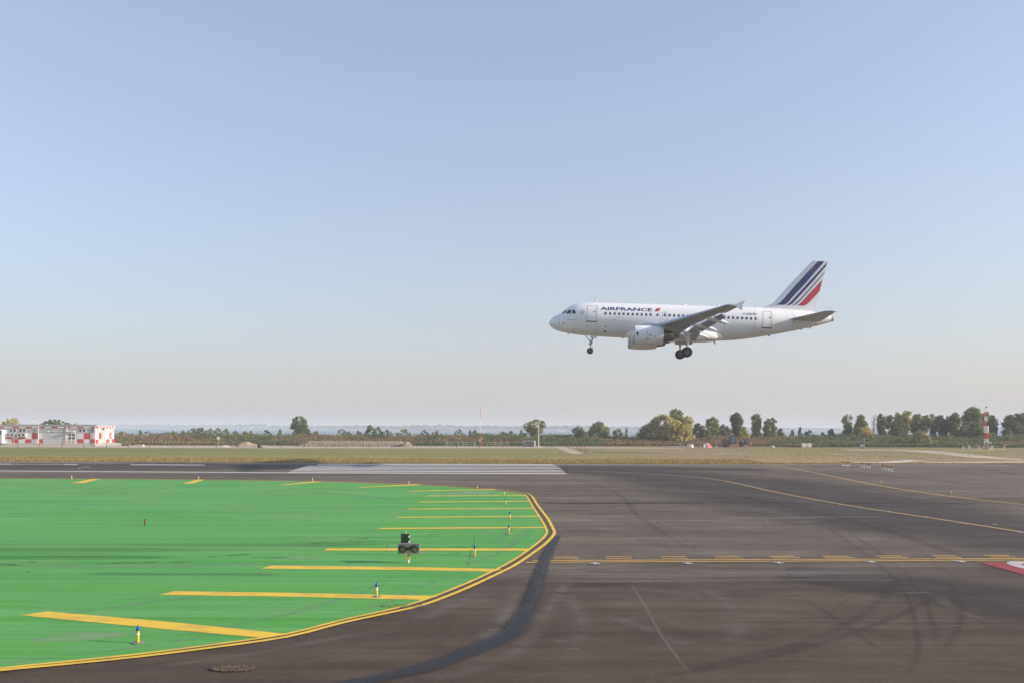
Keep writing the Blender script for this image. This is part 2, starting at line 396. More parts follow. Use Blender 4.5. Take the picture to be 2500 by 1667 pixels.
for (px, w) in [([(1250, 1391), (1600, 1391), (2000, 1393), (2400, 1394)], 0.5), ([(1220, 1404), (1500, 1407), (1900, 1399), (2300, 1396)], 1.3),
                ([(1230, 1418), (1500, 1419), (1800, 1416), (2300, 1412)], 0.7), ([(1340, 1277), (1700, 1270), (2000, 1262), (2200, 1262)], 1.2),
                ([(1450, 1240), (1700, 1236), (1950, 1244)], 1.0), ([(1290, 1400), (1420, 1401), (1560, 1402)], .35), ([(1640, 1392), (1800, 1398), (1960, 1394)], .5)]:
    strip('scrape_mark', px, w, M['scrape'])
for (px, w) in [([(1380, 1306), (1410, 1355), (1440, 1405)], 0.12), ([(1535, 1415), (1580, 1490), (1620, 1560), (1700, 1667)], 0.14),
                ([(1700, 1230), (1830, 1250), (1880, 1300), (1900, 1345)], 0.45), ([(1500, 1225), (1600, 1280), (1640, 1350)], 0.5),
                ([(1240, 1415), (1232, 1500), (1180, 1580), (1110, 1640)], [0.5, 0.7, 0.8, 0.9]), ([(1480, 1500), (1640, 1560), (1700, 1600)], 0.8)]:
    strip('scrape_mark', px, w, M['pale_asphalt'] if (not isinstance(w, float) or w > .3) else M['scratch'])
for (px, w) in [([(1370, 1160), (1500, 1200), (1560, 1260), (1690, 1345)], 0.5), ([(2010, 1280), (2110, 1350), (2200, 1430), (2235, 1520), (2240, 1600), (2200, 1667)], 0.22),
                ([(2060, 1290), (2195, 1385), (2255, 1460), (2280, 1530), (2285, 1590)], 0.22), ([(1600, 1667), (1750, 1620), (1960, 1570), (2120, 1490), (2200, 1400)], 0.45),
                ([(1500, 1667), (1900, 1600), (2200, 1500), (2330, 1430)], 0.4), ([(1960, 1460), (2060, 1520), (2150, 1590)], 0.25), ([(2300, 1600), (2350, 1500), (2320, 1420)], 0.3),
                ([(1700, 1190), (1950, 1240), (2150, 1290), (2300, 1340), (2500, 1420)], 0.8), ([(1400, 1180), (1700, 1210), (2000, 1222)], 0.9), ([(2060, 1150), (2300, 1175), (2500, 1185)], 1.0), ([(2150, 1130), (2350, 1140), (2500, 1160)], 0.8)]:
    strip('tyre_mark', px, w, M['tyre'])
for (px, w) in [([(1360, 1300), (1440, 1290), (1560, 1310), (1640, 1335)], 1.4), ([(1420, 1250), (1600, 1262), (1760, 1300), (1830, 1345)], 2.0), ([(1560, 1215), (1800, 1235), (1960, 1275), (1990, 1330)], 2.2), ([(1350, 1200), (1600, 1195), (1900, 1215), (2100, 1255)], 2.6), ([(1900, 1330), (1960, 1300), (1950, 1265), (1850, 1240)], 1.0),
                ([(1400, 1180), (1700, 1178), (1950, 1190)], 2.4), ([(1780, 1300), (2000, 1322), (2200, 1345)], 1.0), ([(1290, 1408), (1600, 1403), (1900, 1402), (2300, 1400)], 2.2), ([(1690, 1420), (1780, 1480), (1800, 1540), (1760, 1590)], .9), ([(1380, 1440), (1420, 1520), (1400, 1600)], .8),
                ([(2280, 1450), (2330, 1490), (2420, 1520)], .5), ([(850, 1560), (1000, 1520), (1120, 1470), (1200, 1425)], .9), ([(300, 1640), (600, 1600), (900, 1545)], .5), ([(2050, 1150), (2300, 1172), (2500, 1200)], 3.0), ([(2200, 1165), (2330, 1150), (2500, 1145)], 2.4), ([(1990, 1165), (2100, 1195), (2300, 1222), (2500, 1250)], 1.6)]:
    strip('worn_patch', px, w, M['pale_asphalt'])
rs = random.Random(11)
for k in range(22):
    u, v = rs.uniform(1320, 2480), rs.choice([rs.uniform(1180, 1350), rs.uniform(1383, 1425), rs.uniform(1383, 1425), rs.uniform(1430, 1640)]); L = rs.uniform(30, 190)*(1 if v < 1430 else .6)
    strip('scrape_mark', [(u, v), (u+L*.5, v+rs.uniform(-1.5, 1.5)), (u+L, v+rs.uniform(-3, 3))], rs.uniform(.06, .22) if v > 1380 else rs.uniform(.2, .6), M['scrape'])
def jag(px, amp, n=5):
    out = []
    for i in range(len(px)-1):
        for k in range(n):
            s = k/n; out.append((px[i][0]*(1-s)+px[i+1][0]*s + random.uniform(-amp, amp), px[i][1]*(1-s)+px[i+1][1]*s + random.uniform(-amp, amp)*.3))
    return out + [px[-1]]
for (px, w, a) in [([(2170, 1328), (2260, 1352), (2310, 1395), (2350, 1420)], 0.045, 4), ([(1128, 1440), (1100, 1530), (1050, 1620), (1020, 1680)], 0.03, 5),
                   ([(2170, 1327), (2250, 1345), (2430, 1345)], 0.05, 4), ([(1600, 1270), (1700, 1330), (1690, 1345)], 0.06, 3)]:
    strip('pavement_crack', jag(px, a), w, M['crack'], sm=1)
# curved bitumen band beside the island, with its worn lead-in line
strip('bitumen_band', [(1367, 1306), (1352, 1325), (1333, 1361), (1317, 1412), (1300, 1465), (1273, 1514), (1243, 1548), (1168, 1584), (1085, 1616), (965, 1650), (800, 1682), (600, 1708)],
      [0.22, 0.44, 0.54, 0.57, 0.62, 0.68, 0.70, 0.70, 0.66, 0.6, 0.6, 0.6], M['tar_band'])
strip('pale_wear', [(1395, 1400), (1330, 1500), (1262, 1590), (1150, 1640), (950, 1680)], [.5, .6, .7, .7, .6], M['pale_asphalt'])
strip('pale_wear', [(1262, 1420), (1240, 1490), (1195, 1545), (1130, 1590)], [.5, .8, .8, .5], M['pale_asphalt'])
strip('worn_line', [(1330, 1372), (1318, 1425), (1300, 1472), (1278, 1505)], 0.045, decal_mat('almost gone yellow line', (0.26, 0.20, 0.10), 0.35, 0.4, 1.5, (1, 1), 0.42, 0.55, 0.8, 0.1))
strip('worn_line', [(1910, 1426), (2020, 1442), (2070, 1460), (2060, 1480), (2030, 1495)], 0.06, decal_mat('faint green line', (0.09, 0.12, 0.06), 0.5, 0.4, 1.5, (1, 1), 0.3, 0.5, 0.8, 0.1))
# white runway markings
def bar(name, l, r, th, material, parent=None, z=0.018, slant=0):
    (ul, vl), (ur, vr) = l, r; h = th/2
    return flat([(ul+slant, vl-h), (ur-slant, vr-h), (ur, vr+h), (ul, vl+h)], z, name, material, runway if parent is None else parent)
bar('runway_edge_line', (-700, 1144.5), (697, 1153.2), 1.9, M['white_line'])
for k, (l, r, th) in enumerate([((697, 1153.0), (1385, 1155.3), 2.4), ((707, 1148.8), (1380, 1151.0), 2.0), ((717, 1145.4), (1376, 1147.2), 1.9), ((727, 1142.2), (1372, 1143.2), 1.8),
                  ((737, 1139.3), (1367, 1139.4), 1.7), ((747, 1136.5), (1361, 1136.0), 1.6), ((772, 1132.6), (1353, 1132.9), 1.9)]):
    bar('threshold_stripe', l, r, th*.86, M['white_bright'], slant=5)
for l, r in [((-300, 1130.7), (31, 1132.2)), ((155, 1133), (191, 1133.2)), ((316, 1133.4), (502, 1134.3))]:
    bar('centre_dash', l, r, 1.8, M['white_line'], slant=4)
bar('centre_dash', (31, 1132.2), (155, 1133), 1.6, M['scrape'] if False else line_paint('faded white paint', (0.27, 0.25, 0.235), 0.6))
for (u, v) in [(193, 1141.8), (200, 1140.6), (208, 1139.6), (215, 1138.6)]: bar('paint_fleck', (u-2, v), (u+2, v), 1.2, M['white_line'])
# taxi lines
strip('yellow_line', [(1386, 1147), (1500, 1151.5), (1600, 1157), (1700, 1164.5), (1770, 1173.5), (1850, 1191), (1900, 1202), (2000, 1221), (2100, 1238), (2300, 1268), (2500, 1299), (2800, 1348), (3300, 1432)], 0.24, M['yellow_worn'], z=0.019)
strip('yellow_line', [(1862, 1134.5), (1912, 1140), (1960, 1148), (2051, 1166), (2110, 1178), (2185, 1191.5), (2300, 1208.5), (2400, 1220.5), (2500, 1231), (2800, 1258), (3300, 1298), (3900, 1342)], 0.30, M['yellow_worn'], z=0.019)
# holding position: two unbroken and two broken lines
def holdline(v0, v1, u0, u1, th=2.0):
    def vv(u): return v0 + (v1-v0)*(u-1400)/1100
    bar('holding_line', (u0, vv(u0)), (u1, vv(u1)), th, M['yellow_worn'], z=0.0195)
holdline(1368.2, 1363.2, 1300, 3600, 2.0); holdline(1372.2, 1367, 1284, 3600, 2.1)
for (a, b_, c, d) in [(1351, 1409, 1351, 1413), (1478, 1541, 1480, 1542), (1613, 1673, 1616, 1680), (1742, 1805, 1745, 1815), (1877, 1940, 1884, 1952), (2006, 2071, 2013, 2086), (2135, 2200, 2147, 2216), (2276, 2334, 2284, 2348), (2402, 2464, 2417, 2479)] + [(2530+130*q, 2592+130*q, 2547+130*q, 2609+130*q) for q in range(8)]:
    holdline(1359.9, 1356.0, a, b_, 1.7); holdline(1364.0, 1359.5, c, d, 1.7)
# red instruction marking at the right edge, with the round of its white character
red = flat([(2392, 1373.6), (2400, 1373.4), (2500, 1373.0), (2760, 1372.4), (2960, 1424), (2600, 1432), (2500, 1403.5)], 0.020, 'instruction_marking', M['red_paint'], runway)
P0, P1, P2, P3 = [gnd(*p).xy for p in ((2392, 1373.6), (2500, 1403.5), (2600, 1373), (2500, 1373))]
ax_ = (P1-P0).normalized()                                    # along the marking's slanting left edge
ex = Vector((1, 0))
c0 = gnd(2530, 1383.5).xy
ring = MB()
for i in range(40):
    pts = []
    for (k, s) in ((i, 1), (i+1, 1), (i+1, 0.42), (i, 0.42)):
        th = 2*math.pi*k/40; r_ = 0.74*s
        q = c0 + ax_*(math.cos(th)*1.15*(s if s == 1 else .55)) + ex*(math.sin(th)*r_); pts.append((q.x, q.y, 0.0235))
    ring.poly(pts)
o = ring.build('character', M['white_line'], red, fix=False)
for pl in o.data.polygons:
    if pl.normal.z < 0: pl.flip()

# ================================================================ GREEN ISLAND
outer = [(-500, 1702), (-200, 1661), (0, 1638.2), (160, 1623), (336, 1605), (520, 1582), (700, 1556), (838, 1521), (940, 1499), (1025, 1480), (1110, 1449), (1165, 1425), (1212, 1402.6), (1250, 1384), (1280, 1365), (1328, 1330.5), (1345, 1314),
         (1353.5, 1301.8), (1352, 1294), (1345, 1279.5), (1336, 1264), (1324.5, 1249), (1314, 1235), (1307.5, 1225), (1302, 1215.5), (1297, 1209.5), (1292, 1206), (1286, 1204.2), (1268, 1201.6), (1246, 1198.3), (1205, 1193.5), (1110, 1186.4),
         (1008, 1181.3), (906, 1178.2), (804, 1174.6), (702, 1172.8), (600, 1171.4), (470, 1169.9), (250, 1168.3), (0, 1167.2), (-500, 1164)]
inner = [(-500, 1693), (-200, 1655.5), (0, 1633.4), (160, 1617), (336, 1598.8), (520, 1575.3), (700, 1548.8), (838, 1514), (940, 1492), (1025, 1469), (1110, 1436.6), (1165, 1413), (1212, 1390), (1250, 1370), (1280, 1350), (1322, 1318), (1333, 1305),
         (1335.5, 1298), (1333, 1290), (1328, 1279.5), (1322, 1269), (1314, 1257), (1305, 1243), (1297, 1230), (1290, 1218), (1285, 1209.5), (1281, 1207), (1270, 1205), (1250, 1201.8), (1205, 1196.4), (1110, 1188.6),
         (1008, 1182.9), (906, 1179.4), (804, 1175.9), (702, 1174), (600, 1172.5), (470, 1171), (250, 1169.3), (0, 1168.2), (-500, 1165)]
gap = flat(outer, 0.017, 'island_border', M['brown_gap'], runway)
isl = flat(inner, 0.021, 'green_island', M['green'], None); isl['kind'] = 'structure'
def zi():
    _z[0] += 0.00025; return 0.014 + _z[0]
# hand-widths of the two edge lines: the far leg is thinner
def wl(pts, w): return [w if v > 1210 else w*0.75 for u, v in pts]
_z[0] = 0.008
def istrip(name, px, w, material, sm=5): return link(name, ribbon_mesh(gpts(px), w, zi(), sm, name), material, isl)
istrip('paint_patch', [(-300, 1340), (300, 1338), (800, 1330), (1000, 1325)], [3.4, 3.6, 2.6, .6], M['green_dark'])  # slope break shaded in as darker green strips; the sheet itself is flat
istrip('paint_patch', [(-300, 1362), (200, 1359), (450, 1362)], [1.2, 1.8, .8], M['green_dark'])
istrip('paint_patch', [(200, 1400), (600, 1403), (700, 1404)], [1.2, 1.6, .5], M['green_dark'])
istrip('paint_patch', [(-200, 1378), (250, 1381), (500, 1380), (900, 1372)], [.5, 1.2, 1.0, .4], M['green_pale'])
istrip('paint_patch', [(60, 1566), (180, 1556), (345, 1548)], [.7, 1.25, .6], M['green_chalk'])
istrip('paint_patch', [(660, 1362), (720, 1362), (790, 1365)], [.5, .8, .4], M['green_chalk'])
istrip('paint_patch', [(1060, 1207), (1150, 1202), (1230, 1205)], [2, 4, 1], M['green_chalk'])
for (px, w) in [([(620, 1215), (760, 1204), (900, 1212), (980, 1222)], 1.1), ([(600, 1206), (700, 1198), (800, 1203), (900, 1213)], .9), ([(640, 1196), (760, 1192), (900, 1200)], .9), ([(820, 1500), (950, 1470), (1060, 1420), (1150, 1390)], .3),
                ([(400, 1560), (700, 1500), (900, 1440), (960, 1405)], .35), ([(150, 1500), (380, 1470), (600, 1440)], .4), ([(1180, 1350), (1250, 1330), (1290, 1300), (1280, 1275)], .4), ([(1130, 1380), (1230, 1345), (1270, 1300)], .4), ([(1200, 1330), (1240, 1300), (1235, 1285)], .5),
                ([(0, 1620), (300, 1585), (600, 1540)], .25), ([(0, 1180), (300, 1195), (600, 1180)], 1.0), ([(0, 1236), (500, 1232), (1000, 1250)], .5), ([(-100, 1318), (500, 1316), (1100, 1310)], .35), ([(0, 1253), (400, 1250), (900, 1255)], .4), ([(1150, 1300), (1230, 1290), (1300, 1285)], .35)]:
    istrip('brush_mark', px, w, M['green_pale'])
for (px, w) in [([(230, 1378), (330, 1373.5), (430, 1373.5), (500, 1370)], .35), ([(-40, 1380), (20, 1379), (60, 1381)], .5), ([(50, 1373), (90, 1373.5)], .4), ([(505, 1360), (540, 1357), (610, 1354)], .55), ([(610, 1363), (660, 1361), (710, 1362)], .4),
                ([(0, 1241), (100, 1230), (180, 1215), (260, 1199)], .12), ([(820, 1325), (900, 1322), (930, 1318)], .45), ([(1010, 1356), (1060, 1354), (1130, 1352)], .3), ([(60, 1394), (72, 1397)], .12), ([(740, 1326), (830, 1325), (900, 1312)], .4), ([(1100, 1336), (1160, 1335)], .3), ([(1040, 1306), (1110, 1304)], .3)]:
    istrip('broken_edge', jag(px, 3), w*.75, M['green_edge'], 2)
for (px, w) in [([(1160, 1305), (1156, 1330), (1150, 1345), (1145, 1370), (1142, 1381)], .045), ([(955, 1318), (940, 1350), (915, 1372)], .03), ([(1140, 1381), (1138, 1420), (1132, 1437)], .02)]:
    istrip('pavement_crack', jag(px, 1.6), w, M['crack'], 1)
# transverse yellow stripes
ZS = 0.0275
stripes = [[(50, 1503), (116, 1494), (400, 1518), (702, 1549.2), (640, 1558.6), (400, 1537)],
           [(390, 1453), (425, 1444.2), (700, 1448), (1071, 1456), (1032, 1465.5), (700, 1457.3)],
           [(637, 1388.6), (663, 1381.4), (1000, 1385), (1226, 1389.3), (1206, 1396), (1000, 1392.3)],
           [(790, 1344.2), (801, 1339), (1299, 1339.2), (1290, 1344.8)], [(923, 1291.5), (928, 1288.8), (1333, 1286.3), (1332, 1289)],
           [(969, 1263.7), (971, 1261.7), (1316, 1259.4), (1317, 1261.4)], [(997, 1243.3), (999, 1241.7), (1300, 1239.8), (1301, 1241.6)], [(1022, 1226.2), (1024, 1224.7), (1289, 1222.8), (1290, 1224.4)],
           [(1041, 1211), (1043, 1209.7), (1283, 1208.4), (1284, 1209.8)], [(998, 1199.2), (1004, 1197.8), (1207, 1193.8), (1214, 1195.2)], [(870, 1190.5), (883, 1188.8), (1012, 1181.6), (1032, 1183.2)],
           [(679, 1183.4), (705, 1183.2), (790, 1175.3), (768, 1174.7)], [(445, 1180.2), (469, 1180.2), (500, 1170.6), (480.5, 1170.4)], [(174, 1179.2), (204, 1179), (245, 1168.8), (224, 1168.6)], [(-110, 1177.5), (-80, 1177), (-20, 1168.2), (-42, 1168.2)]]
for s in stripes: flat(s, ZS, 'yellow_stripe', M['yellow'], isl)
link('edge_line', ribbon_mesh(gpts(inner), wl(inner, 0.125), 0.030, 3), M['yellow'], isl)
link('edge_line', ribbon_mesh(gpts(outer), wl(outer, 0.155), 0.030, 3), M['yellow'], isl)
# gravelly manhole hollow on the edge line and another in the asphalt
def rough_patch(u, v, rx, ry, a, b_, parent, z, dense=420):
    c = gnd(u, v); mb = MB(); rr = random.Random(int(u))
    for _ in range(dense):
        th = rr.uniform(0, 2*math.pi); r_ = math.sqrt(rr.random()); x, y = c.x+rx*r_*math.cos(th), c.y+ry*r_*math.sin(th); s = rr.uniform(.006, .022)
        mb.tube((x, y, z-.004), (x, y, z+s*.9), s, s*.5, 5)
    o = mb.build('loose_stone', a, parent); o['kind'] = 'stuff'
    if b_ is None: return
    d = MB(); d.poly([(c.x+rx*(1.02+.05*math.sin(k*2.3))*math.cos(k*math.pi/16), c.y+ry*(1.02+.06*math.sin(k*1.7))*math.sin(k*math.pi/16), z-.001) for k in range(32)])
    return d.build('worn_hollow', b_, parent, fix=False)
M['stone'] = paint('loose stone', (0.13, 0.098, 0.07), 0.9, var=0.5, scale=40)
rough_patch(568, 1633, 0.47, 0.21, M['stone'], paint('hollow bitumen', (0.045, 0.034, 0.027), 0.9, var=.4, scale=12), runway, 0.0225)
rough_patch(983, 1480.5, 0.62, 0.20, paint('green flaked stone', (0.19, 0.24, 0.08), .9, var=.5, scale=40), None, isl, 0.033, 150)
# ================================================================ AIRLINER
YAW, PITCH, BANK = R(6), R(2.5), R(3.2)
fwd = Vector((-math.cos(YAW)*math.cos(PITCH), math.sin(YAW)*math.cos(PITCH), math.sin(PITCH)))
aft = -fwd
near0 = Vector((-math.sin(YAW), -math.cos(YAW), 0))
up0 = near0.cross(aft).normalized()
if up0.z < 0: up0 = -up0
near = (near0*math.cos(BANK) - up0*math.sin(BANK)).normalized(); far_ = -near
upv = aft.cross(far_).normalized()
NOSE = Vector((4.55, 98.25, 18.35))
MW = Matrix(((aft.x, far_.x, upv.x, NOSE.x), (aft.y, far_.y, upv.y, NOSE.y), (aft.z, far_.z, upv.z, NOSE.z), (0, 0, 0, 1)))
MI = MW.inverted()
def bx(u, v, yp=-1.9):
    """picture point -> body station (x, z) on the lengthwise plane y = yp"""
    o = MI @ CAMP; d = MI.to_3x3() @ ray(u, v); t = (yp-o.y)/d.y; p = o + d*t; return p.x, p.z
plane = empty('airliner', label='white landing airliner with blue and red striped tail and wheels down', cat='airplane')
plane.matrix_world = MW
M['ac_white'] = paint('airliner white paint', (0.87, 0.86, 0.86), 0.32, var=0.05, scale=0.8, coat=0.25)
M['ac_grey'] = paint('airliner wing grey', (0.36, 0.41, 0.50), 0.42, var=0.08, scale=1.0)
M['ac_lightgrey'] = paint('airliner light grey', (0.46, 0.49, 0.55), 0.4, var=0.08, scale=1.0)
M['ac_dark'] = paint('airliner dark panel', (0.14, 0.145, 0.16), 0.5, var=0.2, scale=3)
M['bare_metal'] = paint('bare aluminium', (0.62, 0.62, 0.64), 0.28, 0.85, var=0.06)
M['exhaust_metal'] = paint('heat stained metal', (0.22, 0.19, 0.17), 0.42, 0.8, var=0.2)
M['ac_glass'] = paint('cabin window', (0.055, 0.075, 0.13), 0.12, var=0.05)
M['cockpit_glass'] = paint('cockpit glass', (0.03, 0.045, 0.055), 0.05, var=0.05, coat=0.5)
M['af_blue'] = paint('dark blue livery', (0.026, 0.047, 0.155), 0.35, var=0.05, coat=.2)
M['af_red'] = paint('red livery', (0.56, 0.045, 0.075), 0.35, var=0.05, coat=.2)
M['slat_metal'] = paint('polished slat', (0.50, 0.54, 0.62), 0.3, .6, var=.06)
M['seam'] = paint('door seam', (0.36, 0.37, 0.40), 0.6)
M['sill'] = paint('door sill', (0.10, 0.105, 0.12), 0.5)
M['rubber'] = paint('tyre rubber', (0.022, 0.022, 0.025), 0.75, var=.2)
M['gear'] = paint('landing gear paint', (0.48, 0.46, 0.42), 0.4, 0.1, var=.15, scale=4)
M['hub'] = paint('wheel hub grey', (0.13, 0.14, 0.17), 0.5, 0.3)
M['star_yellow'] = paint('pale yellow', (0.45, 0.38, 0.22), 0.5)
M['bronze'] = paint('bronze', (0.35, 0.24, 0.14), 0.4, .5)
# fuselage: station x, top z, bottom z, half width
fus = [(0.0, -.57, -.63, .03), (.04, -.42, -.78, .19), (.12, -.27, -.9, .33), (.27, -.08, -1.05, .50), (.68, .27, -1.32, .86), (1.05, .44, -1.47, 1.06), (1.43, .58, -1.58, 1.23), (1.88, 1.02, -1.67, 1.40), (2.34, 1.40, -1.74, 1.55), (2.92, 1.70, -1.82, 1.70), (3.6, 1.88, -1.90, 1.82),
       (4.3, 1.97, -1.96, 1.90), (5.0, 2.02, -1.99, 1.945), (6.2, 2.06, -2.03, 1.975), (8, 2.07, -2.06, 1.975), (12, 2.07, -2.07, 1.975), (16, 2.07, -2.07, 1.975), (19.8, 2.07, -2.07, 1.975), (21.2, 2.07, -2.02, 1.972), (22.5, 2.07, -1.90, 1.95), (24.2, 2.06, -1.64, 1.88),
       (26, 2.02, -1.30, 1.70), (28.6, 1.92, -.74, 1.30), (30.2, 1.83, -.36, 1.02), (31.4, 1.70, -.06, .80), (32.6, 1.52, .30, .54), (33.2, 1.40, .50, .42), (33.5, 1.32, .60, .35)]
def interp(x, col):
    for i in range(len(fus)-1):
        a, b = fus[i], fus[i+1]
        if a[0] <= x <= b[0]:
            i0, i3 = max(i-1, 0), min(i+2, len(fus)-1); s = (x-a[0])/(b[0]-a[0])
            h = b[0]-a[0]
            def sl(j, k): return (fus[k][col]-fus[j][col])/(fus[k][0]-fus[j][0]) if k != j else 0
            m1 = sl(i0, i+1); m2 = sl(i, i3); d = sl(i, i+1)
            if d == 0: m1 = m2 = 0
            else:
                m1 = min(max(m1/d, 0), 3)*d; m2 = min(max(m2/d, 0), 3)*d
            return (2*s**3-3*s*s+1)*a[col] + (s**3-2*s*s+s)*m1*h + (-2*s**3+3*s*s)*b[col] + (s**3-s*s)*m2*h
    return fus[-1][col]
st = [0, .02, .05, .09, .15, .22, .32, .45, .6, .8, 1.0, 1.2, 1.4, 1.6, 1.8, 2.05, 2.3, 2.6, 2.95, 3.3, 3.7, 4.2, 4.8, 5.5, 6.3] + [7.2+i*.9 for i in range(29)] + [33.0, 33.25, 33.5]
st = sorted(set(s for s in st if s <= 33.5)); NR = 96
rings = []
for x in st:
    tz, bz, hw = interp(x, 1), interp(x, 2), interp(x, 3)
    zc = (tz*0.5+bz*0.5) if x < 5 or x > 22 else 0.0
    r = []
    for i in range(NR):
        a = 2*math.pi*i/NR; c, s = math.cos(a), math.sin(a)
        z = zc + (tz-zc)*s if s > 0 else zc + (zc-bz)*s
        r.append((x, hw*c, z))
    rings.append(r)
fb = MB(); fb.loft(rings)
fuse = fb.build('fuselage', M['ac_white'], plane, smooth=True)
def bvh_of(mb):
    return BVHTree.FromPolygons([Vector(v) for v in mb.v], mb.f)
FB = bvh_of(fb)
def tri_of(loops): return tessellate_polygon([[Vector((p[0], p[1], 0)) for p in l] for l in loops]), [p for l in loops for p in l]
def project(name, tris, pts, bvh, material, parent, side=-1, eps=0.012, maxe=0.5, frm=None):
    bm = bmesh.new(); vv = [bm.verts.new((p[0], 0, p[1])) for p in pts]
    for t3 in tris:
        try: bm.faces.new([vv[i] for i in t3])
        except ValueError: pass
    for _ in range(5):
        es = [e for e in bm.edges if e.calc_length() > maxe]
        if not es: break
        bmesh.ops.subdivide_edges(bm, edges=es, cuts=1); bmesh.ops.triangulate(bm, faces=bm.faces[:])
    y0 = side*30 if frm is None else frm
    bad = []
    for v in bm.verts:
        h = bvh.ray_cast(Vector((v.co.x, y0, v.co.z)), Vector((0, -side, 0)))
        if h[0] is None: bad.append(v); continue
        n = h[1]; n = n if n.y*side > 0 else -n
        v.co = h[0] + n*eps
    if bad: bmesh.ops.delete(bm, geom=bad, context='VERTS')
    me = bpy.data.meshes.new(name)
    for f in bm.faces:
        f.normal_update()
        if f.normal.y*side < 0: f.normal_flip()
    bm.to_mesh(me); bm.free()
    return link(name, me, material, parent)
def decal(name, loops, bvh, material, parent, side=-1, eps=0.012, maxe=0.5, frm=None):
    tris, pts = tri_of(loops); return project(name, tris, pts, bvh, material, parent, side, eps, maxe, frm)
def rrect(cx, cz, w, h, r=None, n=4):
    r = min(w, h)*.42 if r is None else r; out = []
    for (sx, sz, a0) in ((1, 1, 0), (-1, 1, 90), (-1, -1, 180), (1, -1, 270)):
        for k in range(n+1):
            a = R(a0+90*k/n); out.append((cx+sx*(w/2-r)+r*math.cos(a), cz+sz*(h/2-r)+r*math.sin(a)))
    return out
# cabin windows
wpx = [(1320+x/5.88, 700+(385+20*(x-932)/648)/5.88) for x in (932, 998, 1063, 1128, 1192, 1257, 1322, 1387, 1451, 1516, 1580, 1678)]
wpx += [(1320+1781/5.88, 700+411/5.88)] + [(1635.0+11.06*k, 770.2+.43*k) for k in range(20)]
for side in (-1, 1):
    for (u, v) in wpx:
        x, z = bx(u, v)
        decal('window', [rrect(x, z, .235, .34)], FB, M['ac_glass'], fuse, side, .010)
# doors with their frames, round window and sill
def door(c0, c1, v0, v1, side, sill=True, win=True):
    (xa, za), (xb, zb) = bx(c0, v0), bx(c1, v1)
    cx, cz, w, h = (xa+xb)/2, (za+zb)/2, xb-xa, abs(za-zb)
    d = decal('door', [rrect(cx, cz, w-.04, h-.04, .12)], FB, M['ac_white'], plane, side, .008)
    decal('door_frame', [rrect(cx, cz, w+.05, h+.05, .14), rrect(cx, cz, w-.05, h-.05, .10)][:2], FB, M['seam'], d, side, .014, .3)
    if win: decal('door_window', [rrect(cx+.30*w, cz+.12*h, .16, .17, .075)], FB, M['ac_glass'], d, side, .02)
    if sill: decal('sill', [[(xa-.10, cz-h/2-.05), (xb+.10, cz-h/2-.05), (xb+.10, cz-h/2+.06), (xa-.10, cz-h/2+.06)]], FB, M['sill'], d, side, .022)
    return d
for side in (-1, 1):
    door(1434.4, 1454.6, 745.5, 785.5, side); door(1864.6, 1884, 759.6, 800.4, side)
    (xa, za), (xb, zb) = bx(1617.4, 761.5), bx(1628.2, 783.5)
    decal('emergency_exit', [rrect((xa+xb)/2, (za+zb)/2, xb-xa, za-zb, .2), rrect((xa+xb)/2, (za+zb)/2, xb-xa-.09, za-zb-.09, .16)], FB, M['seam'], plane, side, .012, .3)
def zpx(sx, pts, ox=1320, oy=700, yp=-1.6): return [bx(ox+x/sx, oy+y/sx, yp) for x, y in pts]
for side in (-1, 1):
    for pts, yp in (([(452, 392), (450, 336), (478, 337), (497, 350), (505, 372), (504, 394)], -1.45), ([(362, 390), (398, 337), (434, 336), (434, 391)], -1.3), ([(289, 392), (316, 365), (342, 345), (378, 340), (350, 386)], -.75)):
        decal('cockpit_window', [zpx(5.88, pts, yp=yp)], FB, M['cockpit_glass'], plane, side, .012, .15)
def text_mesh(body, bold=0.0):
    cu = bpy.data.curves.new('txt', 'FONT'); cu.body = body; cu.size = 1; cu.offset = bold; cu.resolution_u = 3
    o = bpy.data.objects.new('txt', cu); COL.objects.link(o); bpy.context.view_layer.update()
    dg = bpy.context.evaluated_depsgraph_get(); me = bpy.data.meshes.new_from_object(o.evaluated_get(dg))
    bpy.data.objects.remove(o)
    me.calc_loop_triangles(); V = [(v.co.x, v.co.y) for v in me.vertices]; T = [tuple(t.vertices) for t in me.loop_triangles]
    x0, x1 = min(p[0] for p in V), max(p[0] for p in V); y0, y1 = min(p[1] for p in V), max(p[1] for p in V)
    return [((p[0]-x0)/(x1-x0), (p[1]-y0)/(y1-y0)) for p in V], T
def px_text(name, body, ul, ur, vbl, vbr, hpx, material, side=-1, bold=.01):
    V, T = text_mesh(body, bold)
    pts = []
    for (a, b) in V:
        a2 = a if side == -1 else 1-a
        pts.append(bx(ul+a2*(ur-ul), vbl+(vbr-vbl)*a2 - b*hpx))
    return project(name, T, pts, FB, material, fuse, side, .016, .16)
for side in (-1, 1):
    px_text('airline_title', 'AIRFRANCE', 1466, 1593, 757.2, 760.8, 8.4, M['af_blue'], side, .022)
    px_text('registration', 'F-GRHH', 1816, 1848, 769.2, 769.6, 5.4, M['ac_dark'], side, .01)
    sl = [(1635, 357), (1690, 358), (1728, 308), (1672, 307)]
    decal('title_slash', [zpx(5.88, sl, yp=-1.9)], FB, M['af_red'], fuse, side, .016, .16)
